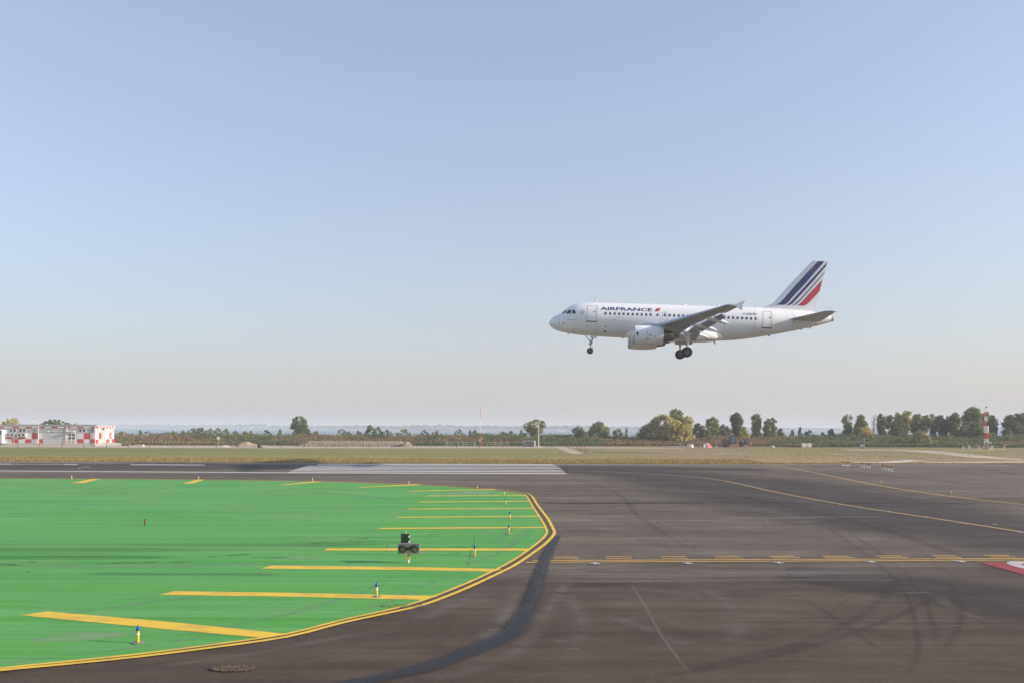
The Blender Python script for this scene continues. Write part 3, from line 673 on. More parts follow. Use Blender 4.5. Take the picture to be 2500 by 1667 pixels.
# small marks along the near side
def mark(name, u, v, w, h, mat, par=fuse, side=-1, r=None):
    x, z = bx(u, v); return decal(name, [rrect(x, z, w, h, r)], FB, mat, par, side, .013, .3)
mark('alliance_emblem', 1422.3, 762, .52, .52, M['ac_lightgrey'], r=.26); 
x_, z_ = bx(1422.3, 762)
decal('alliance_emblem', [[(x_-.2, z_-.05), (x_-.02, z_+.02), (x_+.08, z_+.14), (x_+.18, z_+.16), (x_+.06, z_-.02), (x_+.1, z_-.14), (x_-.03, z_-.08)]], FB, M['ac_white'], fuse, -1, .018)
for (u, v, w, h, m_) in [(1375, 788, .2, .2, 'seam'), (1397, 780.5, 1.2, .05, 'seam'), (1489, 778, .09, .09, 'sill'), (1500, 780.5, .16, .16, 'seam'), (1478.5, 797.5, .2, .2, 'seam'), (1477, 808.5, .36, .14, 'sill'), (1433, 796, .2, .1, 'af_red'),
                         (1510, 774.8, .6, .05, 'seam'), (1400, 801.5, .25, .05, 'seam'), (1399, 809, .2, .05, 'seam'), (1420, 809, .3, .05, 'seam'), (1623, 763.5, .1, .06, 'af_red'), (1862, 809, .1, .25, 'seam'), (1944, 770+9, .05, .9, 'seam'), (2000, 790, .2, .09, 'ac_dark')]:
    mark('service_panel', u, v, w, h, M[m_])
for xs_ in (1.35, 5.9, 13.3, 20.9, 24.4, 28.9):
    for side in (-1, 1):
        tz_, bz_ = interp(xs_, 1), interp(xs_, 2)
        decal('panel_seam', [[(xs_-.012, bz_+.25), (xs_+.012, bz_+.25), (xs_+.012, tz_-.12), (xs_-.012, tz_-.12)]], FB, M['seam'], fuse, side, .009, .3)
# belly fairing
rings = []
for x, w_, zb in [(9.3, .9, -1.98), (9.9, 1.5, -2.08), (10.8, 2.05, -2.20), (12.5, 2.38, -2.36), (15.5, 2.42, -2.40), (17.6, 2.34, -2.36), (19.0, 2.15, -2.28), (20.0, 1.85, -2.16), (20.7, 1.4, -2.02), (21.0, 1.0, -1.95)]:
    r = []
    top = -1.5 if x < 9.5 else (-1.0 if x < 10.5 else (-.6 if x < 19 else -.9))
    for i in range(28):
        a = 2*math.pi*i/28; c, s = math.cos(a), math.sin(a); e = .62
        cc = math.copysign(abs(c)**e, c); ss = math.copysign(abs(s)**e, s); zc = (top+zb)/2
        r.append((x, w_*cc, zc+(top-zb)/2*ss))
    rings.append(r)
MB().loft(rings).build('belly_fairing', M['ac_white'], plane, smooth=True)
# tail cone outlet
MB().lathe([(33.45, .34), (33.62, .30), (33.80, .24), (33.74, .18), (33.5, .16)], (0, 0, .95), 'x', 20, (True, True)).build('exhaust_outlet', M['bronze'], plane, smooth=True)
# ---- lofted aerofoils
def foil(c): return 5*(.2969*math.sqrt(max(c, 0))-.126*c-.3516*c*c+.2843*c**3-.1036*c**4)
def foil_ring(c0, c1, n=9):
    """(chord fraction, thickness sign*half thickness) outline of the slice c0..c1"""
    cs = [c0+(c1-c0)*(.5-.5*math.cos(math.pi*k/n)) for k in range(n+1)]
    if c0 > 0: cs = [c0+(c1-c0)*k/n for k in range(n+1)]
    up = [(c, foil(c)) for c in cs]; lo = [(c, -foil(c)*.82) for c in reversed(cs)]
    return up + lo[(0 if c1 < 1 else 1):(len(lo) if c0 > 0 else len(lo)-1)]
def wing_part(name, secs, c0, c1, material, parent, tr=None, axis='y', n=9, mb_only=False, zoff=0):
    """secs: (span, xLE, chord, z_or_y, thick ratio, twist)"""
    rings = []
    for (sp, xle, ch, h, th, tw) in secs:
        r = []
        for (c, t) in foil_ring(c0, c1, n):
            x = c*ch; z = t*th*ch
            if tr: x, z = tr(x, z, ch)
            ca, sa = math.cos(tw), math.sin(tw); x, z = x*ca+z*sa, -x*sa+z*ca
            r.append((xle+x, sp, h+z) if axis == 'y' else (xle+x, h+z, sp))
        rings.append(r)
    mb = MB().loft(rings)
    return mb if mb_only else mb.build(name, material, parent, smooth=True)
xt, zt = bx(1772, 745, -16.9)
XT, ZT = xt, zt
XR = 10.9
def wsec(y, s):
    ay = abs(y); k = (ay-1.9)/(16.9-1.9)
    xle = XR + (XT-XR)*k
    xk = 6.4
    te_in = 17.3; te_tip = XT+1.55
    te = te_in+.25*(ay-1.9)/(xk-1.9) if ay < xk else te_in+.25+(te_tip-te_in-.25)*(ay-xk)/(16.9-xk)
    z = -1.22 + (ZT+1.22)*(k**1.0) 
    th = .145-.045*k if k > 0 else .15
    return (s*ay, xle, te-xle, z, th*1.0, R(3.0-3.5*k))
def rot_tr(px_, pz_, ang, dx=0, dz=0):
    """turn about a chordwise point (fraction of chord), nose-up positive, then shift (fractions of chord)"""
    def f(x, z, ch):
        a, b = x-px_*ch, z-pz_*ch; ca, sa = math.cos(ang), math.sin(ang)
        return px_*ch + a*ca + b*sa + dx*ch, pz_*ch - a*sa + b*ca + dz*ch
    return f
span = [0.6, 1.9, 3.2, 5.0, 6.4, 8.5, 11, 13.5, 15.4, 16.6, 16.95]
for s in (-1, 1):
    w = wing_part('wing', [wsec(y, s) for y in span], 0.03, .74, M['ac_grey'], plane)
    # outer trailing edge and aileron
    wing_part('aileron', [wsec(y, s) for y in (13.2, 15, 16.6)], .745, 1, M['ac_grey'], w, n=5)
    for (ya, yb, ang, dx, dz) in ((2.35, 6.25, 32, .07, -.035), (6.45, 13.0, 32, .085, -.04)):
        wing_part('flap', [wsec(ya+(yb-ya)*k/4, s) for k in range(5)], .76, 1, M['ac_grey'], w, rot_tr(.78, 0, R(ang), dx, dz), n=6)
    for (ya, yb) in ((2.9, 4.75), (6.7, 9.0), (9.05, 11.4), (11.45, 13.8), (13.85, 16.2)):
        wing_part('slat', [wsec(ya+(yb-ya)*k/3, s) for k in range(4)], 0, .13, M['slat_metal'], w, rot_tr(.06, 0, R(-22), -.055, -.03), n=7)
    for k in range(5):
        ya = 6.7+k*1.25
        wing_part('spoiler', [wsec(ya, s), wsec(ya+1.2, s)], .60, .735, M['ac_lightgrey'], w, rot_tr(.6, 0, 0, 0, .004), n=3)
    for yy, L, dr in ((4.2, 3.1, -.2), (8.0, 2.7, -.12), (11.4, 2.2, -.08)):
        q = wsec(yy, s); xe = q[1]+q[2]
        rr = []
        for (a, hw, hh, dz) in ((-.62, .03, .04, 0), (-.45, .14, .16, -.1), (-.1, .19, .24, -.2), (.15, .18, .23, -.34), (.38, .11, .14, -.52), (.52, .02, .02, -.66)):
            rr.append([(xe+a*L, q[0]+hw*math.cos(t*math.pi/5), q[3]-.18+dr+dz*L/2.7+hh*math.sin(t*math.pi/5)) for t in range(10)])
        MB().loft(rr).build('flap_fairing', M['ac_white'] if yy > 4 else M['ac_lightgrey'], w, smooth=True)
    # wingtip fence
    q = wsec(16.95, s); x0, c, z0 = q[1], q[2], q[3]
    out = [(x0+.3, z0), (x0+1.0, z0+.12), (x0+1.58, z0+.42), (x0+1.84, z0+.47), (x0+1.62, z0+.1), (x0+1.58, z0-.48), (x0+1.38, z0-.46), (x0+.95, z0-.1)]
    yb = s*16.97
    mb = MB(); n = len(out); mb.v = [(x, yb+d, z) for d in (-.035, .035) for x, z in out]
    mb.f = [tuple(range(n)), tuple(range(2*n-1, n-1, -1))] + [(i, (i+1) % n, n+(i+1) % n, n+i) for i in range(n)]
    mb.build('wingtip_fence', M['ac_white'], w)
    MB().lathe([(-.06, .01), (0, .04), (.12, .05), (.2, .02)], (x0-.02, s*16.6, z0+.01), 'x', 8).build('navigation_light', M['af_red'] if s < 0 else M['star_yellow'], w, smooth=True)
# ---- engines
def ES(p): return ([(a, r*.885) for a, r in p],)
for s in (-1, 1):
    xe, _ = bx(1543.0, 820, -5.75); cz = -2.07; cy = s*5.75
    o = (xe, cy, cz)
    q = wsec(5.75, s)
    nac = MB().lathe(*ES([(.10, 1.02), (.02, 1.06), (0, 1.10), (.10, 1.19), (.4, 1.25), (1.1, 1.285), (2.0, 1.27), (2.8, 1.20), (3.5, 1.09), (3.52, 1.0)]), o, 'x', 40)
    eng = nac.build('engine', M['ac_white'], plane, smooth=True)
    EB = bvh_of(nac)
    MB().lathe(*ES([(.30, .96), (.12, 1.01), (.02, 1.05), (-.012, 1.10), (.05, 1.165), (.16, 1.212), (.26, 1.232)]), o, 'x', 40).build('inlet_lip', M['bare_metal'], eng, smooth=True)
    MB().lathe(*ES([(.1, 1.02), (.3, .96), (.95, .93), (1.0, .9)]), o, 'x', 40).build('inlet_duct', M['ac_lightgrey'], eng, smooth=True)
    fn = MB()
    for k in range(24):
        a = 2*math.pi*k/24; b = a+.2
        fn.quad((xe+.95, cy+.25*math.cos(a), cz+.25*math.sin(a)), (xe+1.02, cy+.81*math.cos(a+.05), cz+.81*math.sin(a+.05)), (xe+1.15, cy+.81*math.cos(b), cz+.81*math.sin(b)), (xe+1.05, cy+.25*math.cos(b), cz+.25*math.sin(b)))
    fn.build('fan', M['ac_dark'], eng, fix=False)
    MB().lathe(*ES([(.62, .01), (.75, .14), (1.0, .29), (1.1, .3)]), o, 'x', 20, (True, True)).build('spinner', M['ac_dark'], eng, smooth=True)
    MB().lathe(*ES([(2.4, .85), (3.3, .86), (3.6, .84), (4.2, .72), (4.7, .60), (4.72, .52)]), o, 'x', 32, (True, False)).build('exhaust', M['exhaust_metal'], eng, smooth=True)
    MB().lathe(*ES([(4.0, .42), (4.6, .38), (5.2, .2), (5.45, .04)]), o, 'x', 20, (True, True)).build('exhaust_cone', M['exhaust_metal'], eng, smooth=True)
    MB().lathe(*ES([(3.44, 1.095), (3.56, 1.085), (3.56, 1.05)]), o, 'x', 40).build('cowl_rim', M['bare_metal'], eng, smooth=True)
    # pylon
    py = [(xe+.9, cz+1.2, .06), (xe+1.8, cz+1.45, .2), (xe+3.2, q[3]+.05, .22), (xe+4.6, q[3]-.12, .2), (xe+6.2, q[3]-.25, .1)]
    rr = []
    for (x, zt_, hw) in py:
        zb_ = cz+.95 if x < xe+3.4 else cz+.55+(x-xe-3.4)*.28
        zb_ = min(zb_, zt_-.1); rr.append([(x, cy-hw, zb_), (x, cy+hw, zb_), (x, cy+hw, zt_), (x, cy+hw*.5, zt_+.05), (x, cy-hw*.5, zt_+.05), (x, cy-hw, zt_)])
    MB().loft(rr).build('pylon', M['ac_lightgrey'], eng, smooth=False)
    for side in (-1, 1):
        frm = cy+side*3
        def ebx(X, Y): return bx(1320+X/5.88, 700+Y/5.88, cy-1.25 if s < 0 else -5.75-1.25)
        def edecal(nm, loops, m_): return decal(nm, loops, EB, m_, eng, side, .012, .3, frm)
        hx, hz = ebx(1388, 676)
        # winged seahorse emblem, as small blue shapes
        edecal('emblem', [[(hx-.17, hz+.02), (hx-.10, hz+.10), (hx-.12, hz+.2), (hx-.02, hz+.24), (hx+.05, hz+.14), (hx+.16, hz+.20), (hx+.19, hz+.06), (hx+.10, hz-.02), (hx+.14, hz-.16), (hx+.02, hz-.24), (hx-.05, hz-.2), (hx+.02, hz-.13), (hx-.06, hz-.02)]], M['af_blue'])
        for (X, Y, w_, h_, m_) in ((1528, 730, .035, 1.55, 'seam'), (1532, 652, .16, .08, 'af_red'), (1570, 692, .28, .14, 'seam'), (1545, 748, .22, .1, 'sill'), (1495, 752, .4, .04, 'seam'), (1505, 686, .1, .1, 'seam'), (1655, 715, .08, .22, 'seam'), (1600, 820, .5, .05, 'seam'), (1700, 790, .03, .6, 'seam')):
            ax2, az2 = ebx(X, Y); edecal('access_panel', [rrect(ax2, az2, w_, h_, .01)], M[m_])
# ---- fin and rudder
def finp(X, Y): return bx(1800+X/6.535, 620+Y/6.535, 0)
LE = [finp(*p) for p in ((370, 858), (450, 845), (560, 795), (640, 715), (800, 530), (1190, 122), (1215, 108))]
TE = [finp(*p) for p in ((1228, 920), (1232, 900), (1450, 108))]
def lerp_tab(tab, z):
    t_ = sorted((q[1], q[0]) for q in tab)
    if z <= t_[0][0]: return t_[0][1]
    for (a, xa), (b, xb) in zip(t_, t_[1:]):
        if z <= b: return xa+(xb-xa)*(z-a)/(b-a)
    return t_[-1][1]
ztop = LE[-1][1]; zs = [1.4, 1.75, LE[0][1]+.02, LE[1][1]+.02, (LE[1][1]+LE[2][1])/2, LE[2][1], LE[3][1], LE[4][1], (LE[4][1]+ztop)/2, ztop-.15, ztop-.02]
fsec = []
for z in zs:
    xl, xr = lerp_tab(LE, z), lerp_tab([TE[0], TE[2]], z); ch = xr-xl
    fsec.append((z, xl, ch, 0.0, min(.10, .52/ch), 0))
fin = wing_part('tail_fin', fsec, 0, .70, M['ac_white'], plane, axis='z', n=10)
wing_part('rudder', fsec[1:], .705, 1, M['ac_white'], fin, axis='z', n=5)
FN = bvh_of(wing_part('x', fsec, 0, 1, None, None, axis='z', n=16, mb_only=True))
def fstripe(pts, mat):
    for side in (-1, 1): decal('tail_stripe', [[finp(*p) for p in pts]], FN, mat, fin, side, .016, .4)
fstripe([(1288, 122), (1390, 122), (1235, 300), (1060, 500), (880, 690), (845, 730), (805, 778), (770, 805), (730, 819), (600, 815), (645, 802), (685, 775), (720, 738), (900, 535), (1110, 305)], M['af_blue'])
fstripe([(1437, 137), (1432, 155), (1421, 190), (1190, 458), (920, 752), (880, 795), (850, 815), (825, 822), (770, 821), (810, 803), (855, 765), (1000, 608), (1220, 368)], M['af_blue'])
fstripe([(1399, 284), (1396, 300), (1280, 438), (1010, 738), (960, 790), (925, 815), (890, 826), (868, 825), (905, 808), (1000, 726), (1270, 428)], M['af_blue'])
fstripe([(1360, 412), (1312, 600), (1152, 768), (1110, 808), (1062, 831), (944, 828), (985, 808), (1010, 785), (1110, 680)], M['af_red'])
for k in range(12):
    a = 2*math.pi*k/12; cx, cz = finp(1207+34*math.cos(a), 268+34*math.sin(a)); 
    for side in (-1, 1): decal('star', [[(cx+.045*math.cos(j*math.pi/5)*(1 if j % 2 else .5), cz+.045*math.sin(j*math.pi/5)*(1 if j % 2 else .5)) for j in range(10)]], FN, M['star_yellow'], fin, side, .026)
# ---- tailplanes
xl, zl = bx(1925, 780, -1.0); xtp, ztp = bx(2013, 760, -6.1)
for s in (-1, 1):
    secs = []
    for y in (.3, .9, 2.2, 4, 5.6, 6.15, 6.3):
        k = (y-.9)/(6.2-.9); xle = xl+(xtp-xl)*k; te = xl+3.9+(xtp+1.25-xl-3.9)*k
        if y > 6.2: xle += .35
        secs.append((s*y, xle, te-xle, zl+(ztp-zl)*k, .09, 0))
    hs = wing_part('tailplane', secs, 0, .72, M['ac_lightgrey'] , plane, n=8)
    wing_part('elevator', secs[:-1], .725, 1, M['ac_lightgrey'], hs, n=4)
# ---- antennas and beacons
def blade(u, v0, h, cl, lean, top=True, name='antenna', mat='ac_white'):
    x, _ = bx(u, v0, 0); z = interp(x, 1 if top else 2); sgn = 1 if top else -1
    rr = [[(x-cl/2, 0, z-.05*sgn), (x, .03, z-.05*sgn), (x+cl/2, 0, z-.05*sgn), (x, -.03, z-.05*sgn)], [(x-cl*.15+lean, 0, z+h*sgn), (x+.03+lean, .012, z+h*sgn), (x+cl*.25+lean, 0, z+h*sgn), (x+.03+lean, -.012, z+h*sgn)]]
    MB().loft(rr).build(name, M[mat], plane)
blade(1453, 740, .55, .45, .16); blade(1754, 747, .42, .3, .12); blade(1841, 750, .34, .3, .12); blade(1742, 838, .42, .3, .18, False)
blade(1520, 822, .1, .5, .05, False); blade(1387, 812, .18, .18, .05, False, mat='ac_dark'); blade(1876, 822, .14, .4, .1, False); blade(1976, 800, .14, .4, .1, False); blade(1688, 834, .14, .3, .1, False, mat='ac_dark'); blade(1954, 805, .1, .3, .1, False)
for (u, L, hh, m_) in ((1620, .16, .12, 'af_red'), (1670, .9, .16, 'ac_white'), (1522, .4, .06, 'ac_white')):
    x, _ = bx(u, 742, 0); z = interp(x, 1)
    MB().loft([[(x+a*L/2, L*.22*w_*math.cos(t*math.pi/4), z-.03+hh*w_*max(0, math.sin(t*math.pi/4))) for t in range(8)] for (a, w_) in ((-1, .1), (-.7, .7), (0, 1), (.7, .7), (1, .1))]).build('beacon' if m_ == 'af_red' else 'radome', M[m_], plane, smooth=True)
# ---- landing gear
def wheel(par, x, y, z, r, w):
    wl_ = MB().lathe([(-w/2, r*.62), (-w/2*.96, r*.86), (-w/2*.6, r*.98), (0, r), (w/2*.6, r*.98), (w/2*.96, r*.86), (w/2, r*.62), (w*.3, r*.58), (-w*.3, r*.58), (-w/2, r*.62)], (x, y, z), 'y', 28).build('tyre', M['rubber'], par, smooth=True)
    MB().lathe([(-w*.46, r*.12), (-w*.46, r*.22), (-w*.32, r*.30), (-w*.30, r*.54), (-w*.42, r*.62), (w*.42, r*.62), (w*.30, r*.54), (w*.32, r*.3), (w*.46, r*.22), (w*.46, r*.12)], (x, y, z), 'y', 24, (True, True)).build('hub', M['hub'], par, smooth=True)
xn, zn = bx(1440.3, 856, -.25)
ng = MB(); xtop = xn+.35
ng.tube((xtop, 0, -1.9), (xn+.06, 0, zn+.75), .10, .095, 12).tube((xn+.06, 0, zn+.75), (xn, 0, zn), .06, .06, 10).tube((xn, -.28, zn), (xn, .28, zn), .055, .055, 10)
ng.tube((xtop-1.0, 0, -1.95), (xn+.12, 0, zn+.95), .045, .04, 8)
ng.box(xn-.1, xn+.28, -.18, .18, zn+.95, zn+1.1).tube((xn+.18, 0, zn+.65), (xn+.30, 0, zn+.35), .035, .035, 6).tube((xn+.30, 0, zn+.35), (xn+.04, 0, zn+.12), .035, .035, 6)
ng.tube((xn+.0, -.3, zn+1.32), (xn+.0, .3, zn+1.32), .05, .05, 8).box(xn-.18, xn+.05, -.12, .12, zn+.72, zn+.92)
ngo = ng.build('nose_gear', M['gear'], plane, smooth=True)
for y in (-.25, .25): wheel(ngo, xn, y, zn, .385, .22)
for y in (-.5, .5): MB().box(xtop-.42, xtop+.42, y-.02, y+.02, -2.22, -1.93).build('gear_door', M['ac_white'], ngo)
for y in (-.2, .2): MB().lathe([(-.09, .04), (-.11, .10), (0, .11), (.08, .05)], (xn-.05, y, zn+1.22), 'x', 12, (True, True)).build('landing_light', M['bare_metal'], ngo, smooth=True)
xm, zm = bx(1677.5, 859.4, -4.1); zm += .02
for s in (-1, 1):
    yy = s*3.8; g = MB()
    g.tube((xm+.05, yy*1.02, -1.3), (xm, yy, zm+.75), .15, .14, 12).tube((xm, yy, zm+.75), (xm, yy, zm), .085, .085, 10).tube((xm, yy-.5, zm), (xm, yy+.5, zm), .08, .08, 10)
    g.tube((xm-.05, yy-s*1.5, -1.75), (xm, yy, zm+1.0), .07, .06, 8).tube((xm+.14, yy, zm+.8), (xm+.38, yy, zm+.42), .045, .045, 6).tube((xm+.38, yy, zm+.42), (xm+.08, yy, zm+.1), .045, .045, 6)
    g.tube((xm-.9, yy, -1.5), (xm-.05, yy, zm+.95), .05, .05, 8).box(xm-.12, xm+.12, yy-.3, yy+.3, zm-.1, zm+.1).tube((xm-.15, yy-.1, zm+1.3), (xm-.15, yy-.1, zm+.2), .025, .025, 6)
    go = g.build('main_gear', M['gear'], plane, smooth=True)
    for dy in (-.46, .46): wheel(go, xm, yy+dy, zm, .60, .40)
    yo = yy+s*.32
    d = MB(); pts = [(xm-.8, -1.75), (xm+.3, -1.6), (xm+.26, -2.62), (xm-.05, -2.68), (xm-.3, -2.15)]
    d.v = [(x, yo+dd+s*.0, z) for dd in (-.025, .025) for x, z in pts]; n = 5
    d.f = [tuple(range(n)), tuple(range(2*n-1, n-1, -1))] + [(i, (i+1) % n, n+(i+1) % n, n+i) for i in range(n)]
    d.build('gear_door', M['ac_white'], go)
    MB().box(xm-1.0, xm+.9, s*.95-.03, s*.95+.03, -2.62, -2.3).build('gear_door', M['ac_lightgrey'], go)
# ================================================================ AIRFIELD THINGS
M['conc'] = paint('pale concrete', (0.55, 0.50, 0.44), 0.85, var=.2, scale=5)
M['disc'] = paint('dull disc', (0.24, 0.25, 0.18), 0.85, var=.3, scale=9)
M['yel'] = paint('yellow post', (0.72, 0.44, 0.02), 0.45, var=.08, scale=8)
M['blue_d'] = paint('dark blue collar', (0.02, 0.07, 0.20), 0.4, var=.1)
M['white'] = paint('white metal paint', (0.78, 0.77, 0.75), 0.45, var=.08, scale=3)
M['cream'] = paint('cream white paint', (0.72, 0.68, 0.60), 0.5, var=.1, scale=3)
M['grey'] = paint('grey metal', (0.20, 0.195, 0.185), 0.5, var=.1, scale=4)
M['dgrey'] = paint('dark grey', (0.10, 0.105, 0.11), 0.5, var=.15, scale=4)
M['black'] = paint('black', (0.025, 0.027, 0.03), 0.5, var=.2, scale=5)
M['green_black'] = paint('black green panel', (0.018, 0.032, 0.028), 0.4, var=.1, scale=5)
M['wood'] = paint('brown wood', (0.16, 0.095, 0.05), 0.8, var=.25, scale=20)
M['ply'] = paint('tan wood', (0.62, 0.36, 0.13), 0.7, var=.25, scale=14)
M['red'] = paint('red paint', (0.58, 0.055, 0.05), 0.45, var=.1, scale=2)
M['orange'] = paint('orange paint', (0.70, 0.20, 0.04), 0.45, var=.1, scale=4)
M['rustorange'] = paint('rusty orange paint', (0.60, 0.27, 0.06), 0.6, var=.25, scale=10)
M['steel'] = paint('galvanised steel', (0.46, 0.46, 0.45), 0.4, .5, var=.1, scale=6)
m, t = new_mat('blue glass'); p = finish(t, (0.02, 0.16, 0.50), 0.08); p.inputs['Transmission Weight'].default_value = .3; M['blue_glass'] = m
M['lens'] = paint('ribbed lens', (0.14, 0.16, 0.13), 0.2, var=.3, scale=60, coat=.5)
M['glass'] = paint('dark window glass', (0.07, 0.09, 0.12), 0.08, var=.1, scale=1)

# ---- taxiway edge lights
def edge_light():
    e = empty('edge_light')
    MB().lathe([(0, .13), (.008, .125), (.010, 0.02)], n=20, cap=(True, True)).build('base_disc', M['disc'], e)
    MB().lathe([(.012, .033), (.045, .034), (.05, .024), (.10, .024), (.105, .032), (.12, .032), (.125, .027), (.20, .029), (.272, .031)], n=16, cap=(True, True)).build('post', M['yel'], e, smooth=True)
    MB().lathe([(.175, .0302), (.215, .0312)], n=16).build('reflective_band', M['white'], e, smooth=True)
    MB().lathe([(.268, .040), (.272, .046), (.305, .046), (.312, .036)], n=16, cap=(True, True)).build('collar', M['blue_d'], e, smooth=True)
    MB().lathe([(.310, .034), (.35, .032), (.375, .025), (.388, .012), (.391, .002)], n=16, cap=(True, True)).build('lamp', M['blue_glass'], e, smooth=True)
    return e
first = edge_light()
EL = [((337, 1571), 'blue topped yellow edge light on a pale disc nearest the bottom left corner', 0),
      ((920, 1458), 'blue topped yellow edge light standing on the second long yellow stripe', 3),
      ((1159, 1358), 'blue topped yellow edge light right of the double lamp box beside a dark crack', -3),
      ((1242.5, 1303.5), 'white banded edge light on a pale disc between the fifth and fourth yellow stripes', -1),
      ((1245, 1269), 'edge light on the sixth yellow stripe behind the white banded one', -1),
      ((1235, 1232), 'blue topped yellow edge light between the seventh and eighth yellow stripes', -1),
      ((1231, 1210), 'blue topped yellow edge light on the short stripe near the far right bend', 0),
      ((1165, 1195), 'small edge light by the far thin edge line, first left of the bend', 0),
      ((998, 1182), 'small edge light on the far edge line above the centre of the island', 0),
      ((763, 1175), 'small edge light where a slanted yellow bar meets the far edge below the threshold stripes', 0),
      ((485, 1171), 'small edge light on the far edge at the second slanted bar from the left', 0),
      ((175, 1170), 'small edge light left of the leftmost slanted yellow bar', 0),
      ((2151, 1180), 'edge light on the right apron nearer to the three groups of orange posts', 0),
      ((2321, 1205), 'edge light on the right apron farthest to the right, behind the upper yellow line', 0)]
for i, ((u, v), lab, tilt) in enumerate(EL):
    e = first if i == 0 else copy_tree(first)
    g = gnd(u, v); e.location = (g.x, g.y, .034 if u < 1300 else .02); e.rotation_euler = (0, R(tilt), random.random()*6)
    e.scale = (1, 1, 1) if i == 0 else (1.05, 1.05, 1.08)
    tag(e, lab, 'edge light', 'taxiway edge lights')
# orange field marker by the far grass edge
g = gnd(366, 1127); e = empty('field_marker', (g.x, g.y, .01), label='tiny orange light on the far runway edge beside the grass', cat='marker')
MB().lathe([(0, .04), (.3, .04), (.31, .09), (.42, .10), (.46, .04)], n=10, cap=(True, True)).build('marker_head', M['orange'], e)
# brown stake in the green island
g = gnd(354, 1283); h = 16/1944*g.y
st_ = MB().box(-.035, .035, -.035, .035, 0, h).build('wooden_stake', M['wood'], None, loc=(g.x, g.y, .02))
tag(st_, 'short brown square stake standing alone on the green paint', 'stake')
# ---- approach posts, three rows of four
def approach_post():
    e = empty('approach_light')
    MB().tube((-.035, 0, 0), (-.06, 0, .32), .018, .018, 6).tube((.035, 0, 0), (.06, 0, .32), .018, .018, 6).box(-.10, .10, -.08, .08, 0, .03).build('leg_frame', M['white'], e)
    MB().lathe([(.28, .04), (.34, .07), (.50, .12), (.54, .12), (.56, .08)], n=12, cap=(True, True)).build('lamp_head', M['rustorange'], e, smooth=True)
    MB().lathe([(-.005, .085), (.02, .08)], (0, -.12, .47), 'y', 12, (True, True)).build('lens', M['dgrey'], e)
    return e
ap = approach_post(); n_ = 0
for gi, (row, gname) in enumerate([([(2056.3, 1136), (2061.5, 1136.3), (2067.3, 1136.8), (2072.8, 1137.3)], 'left'), ([(2102.8, 1139.5), (2109.2, 1140.3), (2116, 1141), (2122.8, 1141.8)], 'middle'), ([(2156.4, 1146.5), (2163.6, 1147.5), (2170.5, 1148.5), (2177.6, 1149.4)], 'right')]):
    for k, (u, v) in enumerate(row):
        e = ap if n_ == 0 else copy_tree(ap); n_ += 1; g = gnd(u, v); e.location = (g.x, g.y, .01); e.rotation_euler = (0, 0, random.uniform(-.3, .3))
        e.scale = (1, 1, 1.06) if gi < 2 else (1.15, 1.15, 1.12)
        tag(e, '%s post of four in the %s row of orange topped lights on the far apron' % (('leftmost', 'second', 'third', 'rightmost')[k], gname), 'approach light', 'orange approach lights on white legs')
# ---- double lamp box on its post
g = gnd(982, 1376); D = g.y; px = D/1944
def rg(u, v): return ((u-982)*px, (1376-v)*px)
gl = empty('guard_light', (g.x, g.y, .03), label='grey box with two round hooded lamps on a tan post, facing the camera', cat='signal light')
x0, z0 = rg(972, 1352.5); x1, z1 = rg(1023.5, 1328.5)
MB().box(x0, x1, .0, .22, z0, z1).build('housing', M['grey'], gl)
MB().box(x0-.008, x1+.008, -.012, 0, z0-.008, z1+.008).build('face_plate', M['grey'], gl)
for u in (983, 1012):
    cx, cz = rg(u, 1340.5); r = 7.1*px
    MB().lathe([(-.016, r*1.36), (-.018, r*1.34), (-.02, r*1.0), (.0, r*.98)], (cx, 0, cz), 'y', 28).build('bezel', M['green_black'], gl, smooth=True)
    MB().lathe([(-.035, .001), (-.032, r*.4), (-.024, r*.8), (-.016, r)], (cx, 0, cz), 'y', 28).build('lamp_lens', M['lens'], gl, smooth=True)
    hb = MB(); nn = 20; prev = None; ring_ = []
    for k in range(nn+1):
        a = R(-15+210*k/nn); d = -.20*math.sin(max(0, min(math.pi, (a)))) - .03
        ca, sa = math.cos(a), math.sin(a); ring_.append([(cx+r*1.28*ca, -.012, cz+r*1.28*sa), (cx+r*1.32*ca, d, cz+r*1.32*sa), (cx+r*1.38*ca, d, cz+r*1.38*sa), (cx+r*1.38*ca, -.012, cz+r*1.38*sa)])
    hb.loft(ring_); hb.build('lamp_hood', M['green_black'], gl)
# dark painted saddle between the two lamps
sx0, _ = rg(983, 0); sx1, _ = rg(1012, 0); _, sz = rg(0, 1340.5)
MB().box(sx0+.02, sx1-.02, -.019, -.0125, sz-.05, sz+.055).build('centre_band', M['green_black'], gl)
for (u, v) in ((994, 1346.5), (1001, 1347), (994.5, 1332), (1001, 1332)):
    cx, cz = rg(u, v); MB().lathe([(-.022, .007), (-.012, .012)], (cx, 0, cz), 'y', 8, (True, True)).build('screw', M['steel'], gl)
xb0, zb = rg(992.5, 1353); xb1, _ = rg(999.8, 1353)
xm_ = (xb0+xb1)/2 + 0.0
MB().box(xm_-.055, xm_+.055, .05, .16, rg(0, 1367.5)[1], z0).build('post', M['ply'], gl)
MB().tube((xm_, .105, 0), (xm_, .105, rg(0, 1367)[1]), .036, .036, 12).build('post_foot', M['cream'], gl)
